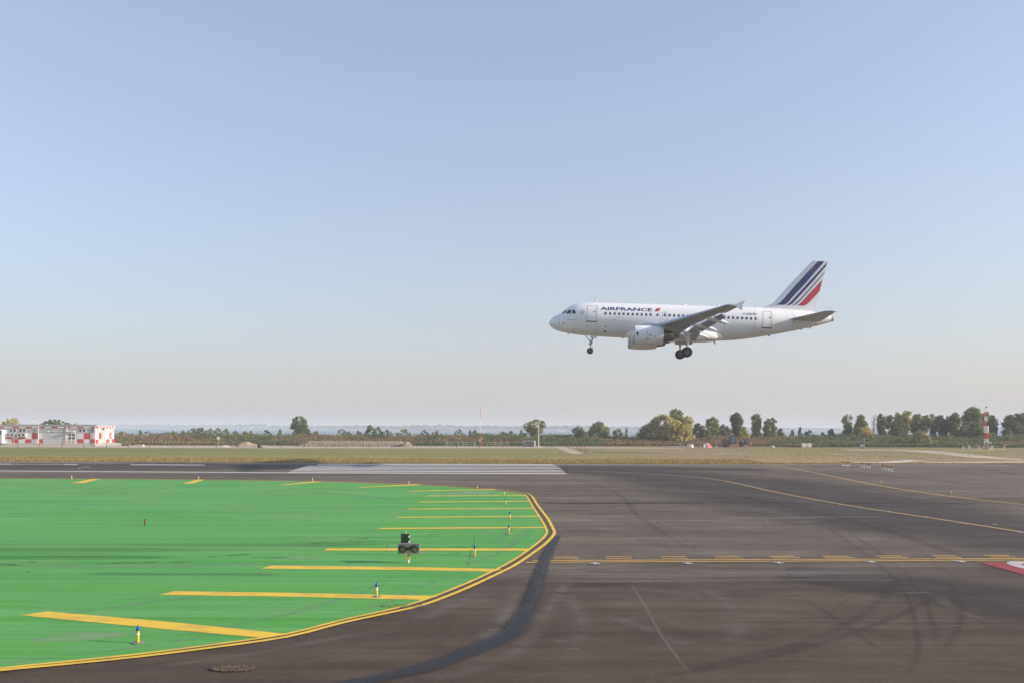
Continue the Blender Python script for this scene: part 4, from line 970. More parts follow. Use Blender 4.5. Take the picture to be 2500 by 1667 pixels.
# ---- dark board with striped edges, seen behind it
g2 = gnd(990, 1356); D2 = g2.y; px2 = D2/1944
def rb(u, v): return ((u-990)*px2, (1356-v)*px2)
bd = empty('marker_board', (g2.x, g2.y, .03), label='tall black board with slanted pale stripes down both edges, behind the lamp box', cat='board')
x0, z0 = rb(978.5, 1330); x1, z1 = rb(1000, 1303.8)
MB().box(x0, x1, 0, .05, z0-.22, z1).build('panel', M['green_black'], bd)
for k, (v0, v1) in enumerate(((1307, 1312), (1316, 1321))):
    a = rb(979, v1); b_ = rb(982.2, v0)
    MB().poly([(a[0], -.004, a[1]), (b_[0], -.004, a[1]+.03), (b_[0], -.004, b_[1]), (a[0], -.004, b_[1]-.03)]).build('edge_stripe', M['dgrey'], bd)
for k, (v0, v1) in enumerate(((1306, 1313.5), (1319, 1325.5))):
    a = rb(996.4, v1); b_ = rb(1000, v0)
    MB().poly([(a[0], -.004, a[1]), (b_[0], -.004, a[1]), (b_[0], -.004, b_[1]-.0), (a[0]+.01, -.004, b_[1]-.05)]).build('edge_stripe', M['cream'], bd)
    MB().poly([(x1+.004, 0, a[1]), (x1+.004, .05, a[1]), (x1+.004, .05, b_[1]-.03), (x1+.004, 0, b_[1])]).build('edge_stripe', M['cream'], bd)
MB().tube((rb(990.5, 0)[0], .03, z1), (rb(990.5, 0)[0], .03, rb(0, 1297)[1]), .028, .028, 12).build('pipe_stub', M['steel'], bd, smooth=True)
MB().tube((rb(990.5, 0)[0], .03, 0), (rb(990.5, 0)[0], .03, z0-.2), .03, .03, 10).build('post', M['steel'], bd)
# ---- inset lights along the holding line and the taxi line
def inset():
    e = empty('inset_light')
    MB().lathe([(0, .18), (.006, .17), (.010, .14)], n=24, cap=(True, False)).build('white_rim', M['steel'], e)
    MB().lathe([(.0105, .145), (.016, .08), (.017, 0.01)], n=20, cap=(False, True)).build('light_body', paint('inset blue grey', (0.16, 0.18, 0.30), 0.3, .4), e)
    MB().box(-.05, .05, -.14, -.02, .012, .024).build('light_window', M['white'], e); return e
ins = inset()
for i, (u, v, lab) in enumerate([(1452, 1375.5, 'round inset light below the holding line, first right of the dark curved band'), (1678, 1375, 'round inset light below the holding line, second from the dark curved band'), (1900, 1373.7, 'round inset light below the middle of the visible holding line'),
                                 (2125, 1371.5, 'round inset light below the holding line where dark tyre arcs cross'), (2344, 1370.7, 'round inset light below the holding line, just left of the red marking')]):
    e = ins if i == 0 else copy_tree(ins); g = gnd(u, v); e.location = (g.x, g.y, .021); e.scale = (1.15, .9, 1); tag(e, lab, 'inset light', 'inset lights along the holding line')
for i, (u, v, lab) in enumerate([(2097, 1237.5, 'pale inset light on the lower taxi line, first of the evenly spaced ones'), (2168, 1248, 'pale inset light on the lower taxi line, second from the left'), (2258, 1261.5, 'pale inset light at the middle of the lower taxi line'),
                                 (2360, 1278, 'pale inset light on the lower taxi line, second from the right edge'), (2491, 1298.5, 'pale inset light on the lower taxi line at the right edge of the photo'), (1547, 1166.5, 'lone pale inset light on the runway right of the threshold stripes'), (2428, 1279.5, 'pale inset light lying alone between the taxi line and the holding line')]):
    e = copy_tree(ins); g = gnd(u, v); e.location = (g.x, g.y, .021); e.scale = (.7, .7, .8); tag(e, lab, 'inset light', 'inset lights on the taxi line')

# ================================================================ RED AND WHITE EQUIPMENT BUILDING
BY = 206.0
def bxx(u): return wx(u, BY)
def bzz(v, u=117): return wz(u, v, BY) - .0
B = empty('equipment_building', (bxx(117), BY+4.5, 0), label='long low equipment building with red and white chequered walls and grey roof edge', cat='building')
ox, oy = B.location.x, B.location.y
M['upper'] = paint('grey band cladding', (0.42, 0.425, 0.43), 0.5, var=.08, scale=1)
M['roofm'] = paint('roof edge grey', (0.33, 0.34, 0.345), 0.5, var=.1, scale=1)
M['wwall'] = paint('white wall panel', (0.70, 0.69, 0.685), 0.55, var=.06, scale=1)
M['rwall'] = paint('red wall panel', (0.55, 0.05, 0.055), 0.5, var=.08, scale=1)
def bpart(name, u0, u1, v0, v1, mat, parent=B, y0=-.03, y1=.02, zfloor=None):
    za, zb_ = wz((u0+u1)/2, v1, BY), wz((u0+u1)/2, v0, BY)
    return MB().box(bxx(u0)-ox, bxx(u1)-ox, BY+y0-oy, BY+y1-oy, za, zb_).build(name, mat, parent)
UL, UR = -170, 234
XL, XR_ = bxx(UL), bxx(UR); DEP = 9.4; ZT = 5.45
MB().box(XL-ox, XR_-.02-ox, BY+.02-oy, BY+DEP-oy, 0.0, ZT-.5).build('wall', M['wwall'], B)
MB().box(XL-.3-ox, XR_+.25-ox, BY-.25-oy, BY+DEP+.2-oy, ZT-.42, ZT).build('roof', M['roofm'], B)
bpart('fascia', UL, 236, 1040.3, 1043.6, M['wwall'], y0=-.16, y1=.0)
us = [(-44, -29), (-12, 12)] + [(31, 47), (63, 79), (96, 110), (127, 142), (158, 173), (190, 205), (221, 237.5)]
for (a, b_) in [(-170, -155), (-138, -122), (-106, -90), (-75, -59)] + us: bpart('fascia_panel', a, b_, 1040.3, 1043.6, M['rwall'], y0=-.175, y1=-.16)
bpart('upper_cladding', UL, 234, 1043.7, 1056.2, M['upper'], y0=-.05, y1=.019)
for (a, b_) in [(24, 30.5), (32.5, 40), (48, 55), (56, 63.5), (193, 200.5), (202.5, 209.5), (218, 222), (224, 230)]:
    w_ = bpart('window', a, b_, 1045, 1054.2, M['white'], y0=-.09, y1=-.051); bpart('pane', a+.7, b_-.7, 1045.8, 1053.4, M['glass'], w_, y0=-.10, y1=-.091)
# chequer: 16 px bays, two rows
rows = [(1056.4, 1070.9), (1071.1, 1080.8)]
u = -177.0; k = 0
while u < 234:
    for r_ in (0, 1):
        v0, v1 = rows[r_]; red_ = ((k + r_) % 2 == 0)
        a, b_ = max(u+.1, -170), min(u+15.7, 233.9)
        if 104 < (a+b_)/2 < 160: continue
        if 166 < (a+b_)/2 < 184: continue
        bpart('wall_panel', a, b_, v0, v1, M['rwall'] if red_ else M['wwall'], y0=-.035)
    u += 15.9; k += 1
for a in [104.8+5.7*i for i in range(10)]:
    d_ = bpart('louvre_door', a+.25, a+5.45, 1057, 1080.6, M['wwall'], y0=-.06, y1=.0)
    for q in range(4): bpart('louvre_slat', a+.8, a+4.9, 1059+q*5.2, 1062.4+q*5.2, M['upper'], d_, y0=-.075, y1=-.061)
dr = bpart('double_door', 166.5, 184.5, 1056, 1081, M['white'], y0=-.09, y1=-.03)
for (a, b_) in ((167.5, 174.3), (176.5, 183.6)):
    for (c_, d_) in ((1057.8, 1064), (1065.6, 1072)): bpart('pane', a, b_, c_, d_, M['glass'], dr, y0=-.10, y1=-.091)
    bpart('door_panel', a, b_, 1073.6, 1080.3, M['upper'], dr, y0=-.10, y1=-.091)
for u in (95, 164.5, 233.8): bpart('downpipe', u-.8, u+.8, 1040, 1081.3, M['cream'], y0=-.30, y1=-.18)
for (a, b_, c1, c2) in ((15.5, 40, 23.6, 33), (44, 66, 51, 60.8)):
    hb = bpart('ventilator', a, b_, 1056.3, 1066.2, M['upper'], y0=-.7, y1=-.04)
    for c_ in (c1, c2):
        cx = bxx(c_)-ox; cz = wz(c_, 1061, BY); 
        MB().lathe([(-.06, .44), (-.07, .36), (0, .35)], (cx, BY-.7-oy, cz), 'y', 20).build('fan_ring', M['white'], hb, smooth=True)
        MB().lathe([(-.02, .001), (-.015, .34)], (cx, BY-.7-oy, cz), 'y', 20).build('fan', M['black'], hb)
bay = bpart('entrance_bay', -60, 15, 1048.6, 1081, M['white'], y0=-1.6, y1=-.04)
bpart('bay_window', -58, 13, 1050.2, 1061, M['glass'], bay, y0=-1.62, y1=-1.601); bpart('bay_panel', -58, 13, 1062.5, 1080, M['upper'], bay, y0=-1.62, y1=-1.601)
for u in (20, 37): MB().tube((bxx(u)-ox, BY-.5-oy, 0), (bxx(u)-ox, BY-.5-oy, wz(u, 1066, BY)), .05, .05, 6).build('vent_leg', M['steel'], B)
for a, v in ((118, 1051.2), (131, 1052), (151, 1050.8)): bpart('wall_lamp', a-3*(a == 131)-1, a+7*(a == 131)+1.5, v, v+1.6-(a == 131)*.8, M['white'], y0=-.25, y1=-.05)
bpart('canopy', 166, 184.5, 1052.2, 1053.6, M['white'], y0=-.9, y1=-.05)
# right end wall
XE = bxx(234)
def epart(name, f0, f1, z0, z1, mat, parent=B, o0=0.0, o1=.05): return MB().box(XE-ox+o0, XE-ox+o1, BY+f0-oy, BY+f1-oy, z0, z1).build(name, mat, parent)
epart('end_cladding', .02, DEP-.02, 3.35, ZT-.43, M['upper'], o1=.02)
nb = 12
for i in range(nb): epart('fascia_panel', i*DEP/nb+.05, (i+1)*DEP/nb+.05, ZT-.82, ZT-.46, M['rwall'] if i % 2 == 0 else M['wwall'], o0=.26, o1=.30)
rowz = [(0.35, 1.62), (1.64, 3.33)]
nb = 7
for i in range(nb):
    for r_ in (0, 1):
        if i in (2, 3): continue
        epart('wall_panel', i*DEP/nb+.02, (i+1)*DEP/nb-.02, rowz[r_][0], rowz[r_][1], M['rwall'] if (i+r_) % 2 == 0 else M['wwall'], o0=0, o1=.03)
sd_ = epart('service_door', 2.75, 5.2, .35, 3.9, M['upper'], o0=0, o1=.06); epart('transom', 3.0, 4.2, 3.95, 4.6, M['dgrey'], o0=0, o1=.05)
ww = epart('window', 6.6, 7.2, .6, 3.2, M['white'], o0=.031, o1=.06)
for q in range(3): epart('pane', 6.7, 7.1, .7+q*.85, 1.4+q*.85, M['glass'], ww, .061, .07)
for f in (1.2, 6.0, 8.4): epart('end_lamp', f, f+.25, 4.1, 4.4, M['white'], o0=.021, o1=.2)
# plinth terrace and pale ramp
MB().box(bxx(14)-ox, XE+4.2-ox, BY-1.6-oy, BY-.06-oy, .02, .32).build('terrace', M['conc'], B)
MB().box(XL-ox, XE-ox, BY-.05-oy, BY+.019-oy, 0.02, .5).build('plinth', M['conc'], B)
rm = MB(); rx0, rx1 = wx(259, 208), wx(306, 208)
n = [(rx0-ox, 202.5-oy, .02), (rx1-ox, 203.5-oy, .02), (rx1-ox, 212-oy, .02), (rx0-ox, 212-oy, .02), (rx0-ox, 202.5-oy, .62), (rx1-1.6-ox, 204-oy, .35), (rx1-1.6-ox, 212-oy, .35), (rx0-ox, 212-oy, .7)]
rm.v = n; rm.f = [(0, 3, 2, 1), (4, 5, 6, 7), (0, 1, 5, 4), (1, 2, 6, 5), (2, 3, 7, 6), (3, 0, 4, 7)]
rm.build('ramp', M['conc'], B)

# ================================================================ MASTS, POSTS, FENCES
def banded_mast(name, u, vb, vt, Y, r, bands, label, cat, mats):
    x = wx(u, Y); e = empty(name, (x, Y, 0), label=label, cat=cat)
    z = [max(0, wz(u, v, Y)) for v in bands]
    for i in range(len(z)-1): MB().tube((0, 0, z[i]), (0, 0, z[i+1]), r*(1-.25*i/len(z)), r*(1-.25*(i+1)/len(z)), 8).build('mast_section', mats[i], e, smooth=True)
    return e, x
PY_ = 206.0
e, x = banded_mast('wind_mast', 1173.5, 1088, 993, PY_, .075, [1090, 1070, 1054, 1022.5, 998], 'slim red and white pole with a ring on top between the wire enclosures', 'mast', [M['red'], M['red'], M['white'], M['orange']])
def zz_(v, u=1173): return wz(u, v, PY_)
tr = MB()
rr_ = [[(.22*math.cos(k*math.pi/8)+a, .0+b_, zz_(995.5)+.27*math.sin(k*math.pi/8)) for (a, b_) in ((0, -.05), (0, .05))] for k in range(16)]
MB().lathe([(-.07, .26), (.07, .26), (.07, .17), (-.07, .17), (-.07, .26)], (0, 0, zz_(995.3)), 'y', 16).build('ring_head', M['white'], e)
MB().tube((0, 0, zz_(995.3)-.1), (0, 0, zz_(992.2)), .03, .03, 6).build('tip', M['red'], e)
MB().box(-.35, .28, -.06, .06, zz_(1045.6), zz_(1042.4)).build('sensor_arm', M['cream'], e)
MB().box(.05, .78, -.04, .04, zz_(1070.8), zz_(1070)).box(.3, .42, -.05, .05, zz_(1070), zz_(1067)).build('bracket', M['cream'], e)
MB().box(-.32, -.08, -.2, .1, zz_(1076), zz_(1071)).build('control_box', M['cream'], e)
# pale lamp pole and grey hut
x = wx(1315, 204); lp = empty('lamp_pole', (x, 204, 0), label='pale grey camera pole right of the grey hut, in front of the spreading tree', cat='pole')
MB().tube((0, 0, 0), (.03, 0, wz(1315, 1032, 204)), .085, .05, 10).build('pole', M['white'], lp, smooth=True)
MB().box(.0, .22, -.15, .1, wz(1315, 1033, 204), wz(1315, 1030, 204)).build('lamp', M['white'], lp)
MB().box(-.2, .14, -.08, .08, wz(1315, 1048.4, 204), wz(1315, 1047.4, 204)).build('camera_arm', M['white'], lp)
HX0, HX1, HY = wx(1276, 204), wx(1303.5, 204), 204.0
ht = empty('grey_hut', ((HX0+HX1)/2, HY, 0), label='small dark grey flat roofed hut with a pale end wall beside the lamp pole', cat='hut')
hw_ = (HX1-HX0)/2; hz_ = wz(1290, 1075.5, HY)
MB().box(-hw_, hw_, 0, 2.4, .02, hz_-.1).build('wall', paint('dark blue grey cladding', (0.12, 0.135, 0.155), .6, var=.1), ht)
MB().box(-hw_-.1, hw_+.1, -.15, 2.5, hz_-.1, hz_+.02).build('roof', M['steel'], ht)
MB().box(hw_-.75, hw_-.55, -.03, -.002, .05, 1.0).box(hw_-.5, hw_-.35, -.03, -.002, .05, .8).build('signal_stripe', M['rustorange'], ht)
MB().box(hw_+.02, hw_+.45, -.2, 1.8, .02, hz_+.05).build('end_wall', M['cream'], ht)
MB().box(-.5-hw_+.7, -.35-hw_+.7, -.05, -.002, 1.0, 1.25).build('wall_lamp', M['white'], ht)
b_ = MB().lathe([(0, .12), (.15, .13), (.24, .06)], n=8, cap=(True, True)).build('white_marker_cap', M['cream'], None, loc=(wx(1319.5, 203), 203, 0)); tag(b_, 'tiny cream cap on the ground just right of the lamp pole', 'marker')
# sign board by the spoil heap
SX = wx(533, 212); sg = empty('notice_board', (SX, 212, 0), label='small cream sign board on a single pole, left of the sandy heap', cat='sign')
MB().tube((0, 0, 0), (0, 0, wz(533, 1071, 212)), .04, .04, 6).build('pole', M['steel'], sg); MB().box(-.4, .4, -.03, .03, wz(533, 1071.5, 212), wz(533, 1065.2, 212)).build('board', M['cream'], sg)
SX = wx(1661, 206); sg = empty('black_sign', (SX, 206, 0), label='small black square sign on a thin pole left of the white sacks', cat='sign')
MB().tube((0, 0, 0), (0, 0, wz(1661, 1076, 206)), .035, .035, 6).build('pole', M['cream'], sg); MB().box(-.24, .24, -.05, .05, wz(1661, 1078.5, 206), wz(1661, 1074.8, 206)).build('board', M['black'], sg)
for (u, nm) in ((1669.4, 'white stake just left of the white sacks, right of the black sign'), (1749, 'white stake standing between the red barrier and the excavator')):
    s_ = MB().tube((0, 0, 0), (0, 0, .68), .06, .06, 8).build('white_stake', M['white'], None, loc=(wx(u, 201), 201, 0)); tag(s_, nm, 'stake', 'white marker stakes')
    MB().tube((0, 0, .26), (0, 0, .40), .064, .064, 8).build('dark_band', M['dgrey'], s_)
s_ = MB().tube((0, 0, 0), (0, 0, .5), .05, .05, 8).build('short_post', M['cream'], None, loc=(wx(1279, 190), 190, 0)); tag(s_, 'short cream post on the gravel below the grey hut', 'post')
s_ = MB().lathe([(0, .42), (.05, .5), (1.0, .52), (1.08, .44)], n=18, cap=(True, True)).build('black_drum', M['black'], None, smooth=True, loc=(wx(634, 188), 188, 0)); tag(s_, 'round black drum on the gravel in front of the sandy heap', 'drum')
s_ = MB().box(-1.05, 1.05, -.4, .4, .02, .55).build('concrete_block', M['conc'], None, loc=(wx(340.5, 196), 196, 0)); tag(s_, 'low pale concrete block on the gravel right of the building ramp', 'block')
for (u, lab) in ((1958.5, 'left one of two pale concrete blocks in front of the dark hedge'), (1971, 'second of two pale concrete blocks in front of the dark hedge')):
    s_ = MB().box(-.62, .62, -.3, .3, .02, 1.12).build('concrete_block', M['grey'] if False else M['conc'], None, loc=(wx(u+4, 205), 205, 0)); tag(s_, lab, 'block', 'pale concrete blocks'); 
    MB().box(-.5, .5, -.32, -.301, .2, .95).build('block_face', M['cream'], s_)
# long pale kerb lying in the grass left of the sacks
s_ = MB().box(-1.3, 1.3, -.3, .3, .02, .35).build('concrete_slab', M['steel'], None, loc=(wx(1645, 201), 201, 0)); tag(s_, 'long low grey slab on the grass left of the black sign', 'slab')
s_ = MB().lathe([(0, .4), (.2, .38), (.34, .1)], n=10, cap=(True, True)).build('grey_lump', M['steel'], None, loc=(wx(1886, 203), 203, 0)); s_.scale = (1.6, .7, 1.6); tag(s_, 'small grey cover lying in the grass between the small digger and the pale blocks', 'cover')
# wire enclosures beside the mast
def enclosure(u0, u1, v0, v1, posts, label, Y=203):
    c = empty('wire_enclosure', (wx((u0+u1)/2, Y), Y, 0), label=label, cat='enclosure'); ox_ = c.location.x
    zt_ = wz((u0+u1)/2, v0, Y); zb_ = max(0, wz((u0+u1)/2, v1, Y))
    for (u, dy) in posts: MB().box(wx(u, Y)-ox_-.045, wx(u, Y)-ox_+.045, dy-.04, dy+.04, 0, zt_).build('post', M['steel'], c)
    for (dy) in (0.0, 2.6):
        for h_ in (1.0, .55): MB().box(wx(u0, Y)-ox_, wx(u1, Y)-ox_, dy-.02, dy+.02, zt_*h_-.035, zt_*h_-.0).build('rail', M['steel'], c)
    for u in (u0, u1): MB().box(wx(u, Y)-ox_-.02, wx(u, Y)-ox_+.02, 0, 2.6, zt_-.05, zt_-.0).build('rail', M['steel'], c)
    return c
enclosure(1089, 1120, 1078.4, 1088.5, [(1089.3, 0), (1096, 2.6), (1104.7, 0), (1119.7, 0), (1119.7, 2.6), (1089.3, 2.6)], 'small fenced square of pale posts, leftmost enclosure beside the red and white pole')
enclosure(1128.5, 1160, 1079.2, 1088.5, [(1129, 0), (1138.5, 0), (1157, 0), (1159.8, 0), (1129, 2.6), (1159, 2.6)], 'fenced square of thin posts directly left of the red and white pole')
enclosure(1189, 1243, 1079.4, 1089, [(1189.4, 0), (1209.4, 0), (1224.4, 0), (1236.5, 2.6), (1242.8, 0), (1242.8, 2.6)], 'longest fenced enclosure of pale posts between the red and white pole and the hut')
for (u, v, lab) in ((1223.3, 1072.5, 'thin red light post rising behind the longest enclosure'), (1160.4, 1077.6, 'thin red light post on the corner right before the red and white pole')):
    x = wx(u, 205.8); e = empty('obstacle_light', (x, 205.8, 0), label=lab, cat='light post'); MB().tube((0, 0, 0), (0, 0, wz(u, v+5, 205.8)), .035, .035, 6).build('post', M['steel'], e); MB().tube((0, 0, wz(u, v+5, 205.8)), (0, 0, wz(u, v, 205.8)), .06, .05, 8).build('lamp', M['orange'], e)
# long low wire fence in front, turning towards the runway
fn = empty('field_fence', (wx(700, 187), 187, 0), label='long low wire fence of thin dark posts along the gravel, turning towards the runway', cat='fence')
fx = fn.location.x; pts = []
us = [-60, -10, 44, 96, 151, 205, 260, 313, 366, 422, 474, 529, 580, 634, 687, 742, 795, 848, 903, 956, 1009, 1063, 1115, 1171, 1225, 1279, 1334, 1388]
for i, u in enumerate(us): pts.append((wx(u, 187), 187 + .0))
corner = [(1390, 1093), (1394.5, 1094), (1401, 1095.6), (1407, 1097.4), (1413.5, 1099.7), (1419, 1102), (1426.5, 1105.6), (1432.5, 1108.7)]
cp = [gnd(u, v) for u, v in corner]
for (x, y) in pts: MB().box(x-fx-.045, x-fx+.045, y-187-.04, y-187+.04, 0, 1.05).build('post', M['wood'], fn)
for p_ in cp[1:]: MB().box(p_.x-fx-.05, p_.x-fx+.05, p_.y-187-.05, p_.y-187+.05, 0, 1.2).build('post', M['wood'], fn)
for h_ in (.35, .65, .95):
    MB().box(pts[0][0]-fx, pts[-1][0]-fx, -.008, .008, h_-.008, h_+.008).build('wire', M['dgrey'], fn)
    w_ = MB()
    for a, b2 in zip(cp, cp[1:]): w_.tube((a.x-fx, a.y-187, h_), (b2.x-fx, b2.y-187, h_), .008, .008, 4, cap=False)
    w_.build('wire', M['dgrey'], fn)
# ---- lattice mast at the right
LY = 9524/(1096-1045.5)*1.0; LX = wx(2407, LY)
def lz(v): return wz(2407, v, LY)
lm = empty('lattice_mast', (LX, LY, 0), label='tall red and white lattice mast with instruments behind a rail fence at the right', cat='mast')
secs = [(1096, 1085, M['red'], .26), (1085, 1070.3, M['white'], .27), (1070.3, 1055.5, M['red'], .27), (1055.5, 1038.5, M['white'], .27), (1038.5, 1027, M['red'], .20), (1027, 1015.5, M['white'], .20), (1015.5, 1003.5, M['red'], .20)]
for (vb, vt, mt, hw) in secs:
    z0, z1 = max(0, lz(vb)), lz(vt); b_ = MB()
    for sx_ in (-1, 1):
        for sy_ in (-1, 1): b_.tube((sx_*hw, sy_*hw, z0), (sx_*hw, sy_*hw, z1), .048, .048, 6)
    nz = max(2, int((z1-z0)/.45))
    for k in range(nz):
        za, zb_ = z0+(z1-z0)*k/nz, z0+(z1-z0)*(k+1)/nz
        for sy_ in (-1, 1):
            s_ = 1 if k % 2 else -1
            b_.tube((-hw*s_, sy_*hw, za), (hw*s_, sy_*hw, zb_), .03, .03, 4); b_.tube((-hw, sy_*hw, za), (hw, sy_*hw, za), .03, .03, 4)
        b_.tube((-hw, -hw, za), (-hw, hw, zb_), .03, .03, 4).tube((hw, -hw, za), (hw, hw, zb_), .03, .03, 4)
    b_.build('mast_section', mt, lm)
MB().box(.34, .62, -.1, .02, lz(1055.4), lz(1038.6)).build('panel_antenna', M['white'], lm); MB().box(-.42, -.34, -.2, .2, lz(1055.4), lz(1038.8)).build('panel_antenna', M['white'], lm)
MB().box(.34, .60, -.1, .02, lz(1070), lz(1055.8)).build('panel_antenna', M['red'], lm); MB().box(.34, .54, -.1, .02, lz(1085), lz(1070.4)).build('panel_antenna', M['white'], lm)
MB().tube((0, 0, lz(1003.5)), (0, 0, lz(993.5)), .04, .03, 6).build('top_rod', M['red'], lm)
MB().box(-.26, .14, -.06, .06, lz(996.5), lz(994.6)).build('top_arm', M['white'], lm); MB().lathe([(-.14, .16), (.14, .16)], (.1, 0, lz(992.8)), 'x', 8, (True, True)).build('wind_sensor', M['dgrey'], lm)
MB().box(-.16, .36, -.62, -.35, lz(1084.5), lz(1078.2)).build('control_cabinet', M['grey'], lm)
MB().box(.62, .80, -.1, .1, lz(1080), lz(1076)).box(.72, 1.35, -.05, .05, lz(1081.2), lz(1080)).box(.3, .7, -.05, .05, lz(1080.4), lz(1079.4)).build('side_instrument', M['cream'], lm)
MB().box(-.78, -.4, -.3, .1, .02+lz(1092), lz(1089.5)).box(.3, .95, -.2, .3, .02, lz(1091.5)).build('base_box', M['steel'], lm)
rf = empty('rail_fence', (wx(2402, LY-2.5), LY-2.5, 0), label='pale rail fence around the foot of the lattice mast', cat='fence'); rx_ = rf.location.x
zt_ = wz(2402, 1088, LY-2.5)
for u, dy in ((2351.5, 0), (2368.8, 0), (2385.5, -.8), (2419.7, 0), (2434, 3.5), (2446, 3.5), (2452, 0), (2395, 5)): MB().box(wx(u, LY-2.5)-rx_-.08, wx(u, LY-2.5)-rx_+.08, dy-.06, dy+.06, 0, zt_+.1).build('post', M['cream'], rf)
for h_ in (zt_, zt_*.5): MB().box(wx(2351.5, LY-2.5)-rx_, wx(2452, LY-2.5)-rx_, -.03, .03, h_-.06, h_).build('rail', M['steel'], rf)
for u, lab in ((2384.6, 'orange lamp on the rail fence left of the lattice mast'), (2453, 'orange and white lamp on the right end post of the rail fence')):
    e = empty('fence_lamp', (wx(u, LY-2.5), LY-2.62, zt_+.1), label=lab, cat='lamp', group='orange lamps on the rail fence'); MB().lathe([(0, .1), (.06, .14), (.3, .14), (.38, .06)], n=10, cap=(True, True)).build('lamp', M['orange'], e, smooth=True); MB().lathe([(.1, .142), (.16, .142)], n=10).build('lamp_band', M['cream'], e)
# instrument stand
IY = 9524/(1095.3-1045); s_ = empty('instrument_stand', (wx(2105.3, IY), IY, 0), label='dark instrument stand with two pale boxes on a dirt patch before the dark hedge', cat='instrument stand')
q = IY/1944
def iz(v): return wz(2105, v, IY)
for x in (-.35, .42): MB().tube((x*.9, 0, 0), (x, 0, iz(1091)), .07, .07, 6).build('leg', M['black'], s_)
MB().box(-.45, .5, -.12, .12, iz(1092), iz(1090.8)).build('base_beam', M['black'], s_)
for (a, b2) in ((2101.3, 2104.8), (2107, 2110)): MB().box((a-2105.3)*q, (b2-2105.3)*q, -.25, .15, iz(1090.7), iz(1083)).build('box', M['steel'], s_)
MB().tube((.02, 0, iz(1091)), (.02, 0, iz(1071.5)), .09, .06, 8).build('post', M['black'], s_)
MB().box(-.2, .3, -.1, .1, iz(1083), iz(1079.5)).build('head', M['black'], s_)
for v in (1072, 1076.5): MB().box(-.45, .55, -.05, .05, iz(v+.6), iz(v)).box(.3, .6, -.15, .15, iz(v+1.0), iz(v-.8)).build('sensor_arm', M['steel'], s_)
# white sacks and the barriers
M['sack'] = paint('white woven sack', (0.80, 0.76, 0.68), .8, var=.12, scale=4)
def sack(u0, u1, v0, v1, lab, seed, Y=198.5):
    rr = random.Random(seed); w = (wx(u1, Y)-wx(u0, Y)); h = (v1-v0)/1944*Y; ph = [rr.uniform(0, 6) for _ in range(6)]; rings = []
    for j in range(7):
        f = j/6; rings.append([(math.cos(a)*w/2*(1-.18*f)*(1+.12*math.sin(3*a+ph[0]+f*3)+.08*math.sin(5*a+ph[1])), math.sin(a)*w*.45*(1-.18*f), .02+h*f*(1+.10*math.sin(2*a+ph[2]))) for a in [2*math.pi*k/14 for k in range(14)]])
    o = MB().loft(rings).build('white_sack', M['sack'], None, smooth=True, loc=(wx((u0+u1)/2, Y), Y + (seed % 3)*.7, 0)); o['label'] = lab; o['category'] = 'sack'; o['group'] = 'white bulk sacks'
sack(1678, 1686, 1085, 1091, 'leftmost low white sack of the heap', 1); sack(1682, 1693, 1083.5, 1090.5, 'wide middle white sack of the heap', 3); sack(1687.5, 1694, 1081, 1088.5, 'tallest upright white sack at the right of the heap', 5)
def barrier(u, lab, mat, rz, Y=199.5, w=1.0, z=0, hh=.82):
    o = MB().loft([[(-w/2, -.25, z+.02), (w/2, -.25, z+.02), (w/2, .25, z+.02), (-w/2, .25, z+.02)], [(-w/2, -.22, z+.25), (w/2, -.22, z+.25), (w/2, .22, z+.25), (-w/2, .22, z+.25)], [(-w/2+.08, -.09, z+.45), (w/2-.08, -.09, z+.45), (w/2-.08, .09, z+.45), (-w/2+.08, .09, z+.45)], [(-w/2+.08, -.08, z+hh), (w/2-.08, -.08, z+hh), (w/2-.08, .08, z+hh), (-w/2+.08, .08, z+hh)]]).build('plastic_barrier', mat, None, loc=(wx(u, Y), Y, 0))
    o.rotation_euler = (0, 0, rz); tag(o, lab, 'barrier', 'plastic barriers'); return o
barrier(1731.5, 'red plastic barrier at the right of the small pile', M['red'], .5, w=1.1); barrier(1724.5, 'pale leaning barrier in the middle of the pile', M['cream'], -.6, w=.9, hh=1.0); barrier(1727, 'cream barrier set behind the red one', M['cream'], .2, Y=201, hh=1.05, w=.8)
o = MB().lathe([(0, .14), (.5, .16), (.62, .2), (.8, .2), (.86, .1)], n=10, cap=(True, True)).build('white_bollard', M['white'], None, smooth=True, loc=(wx(1718.8, 199), 199, 0)); tag(o, 'white round topped bollard left of the barriers', 'bollard')
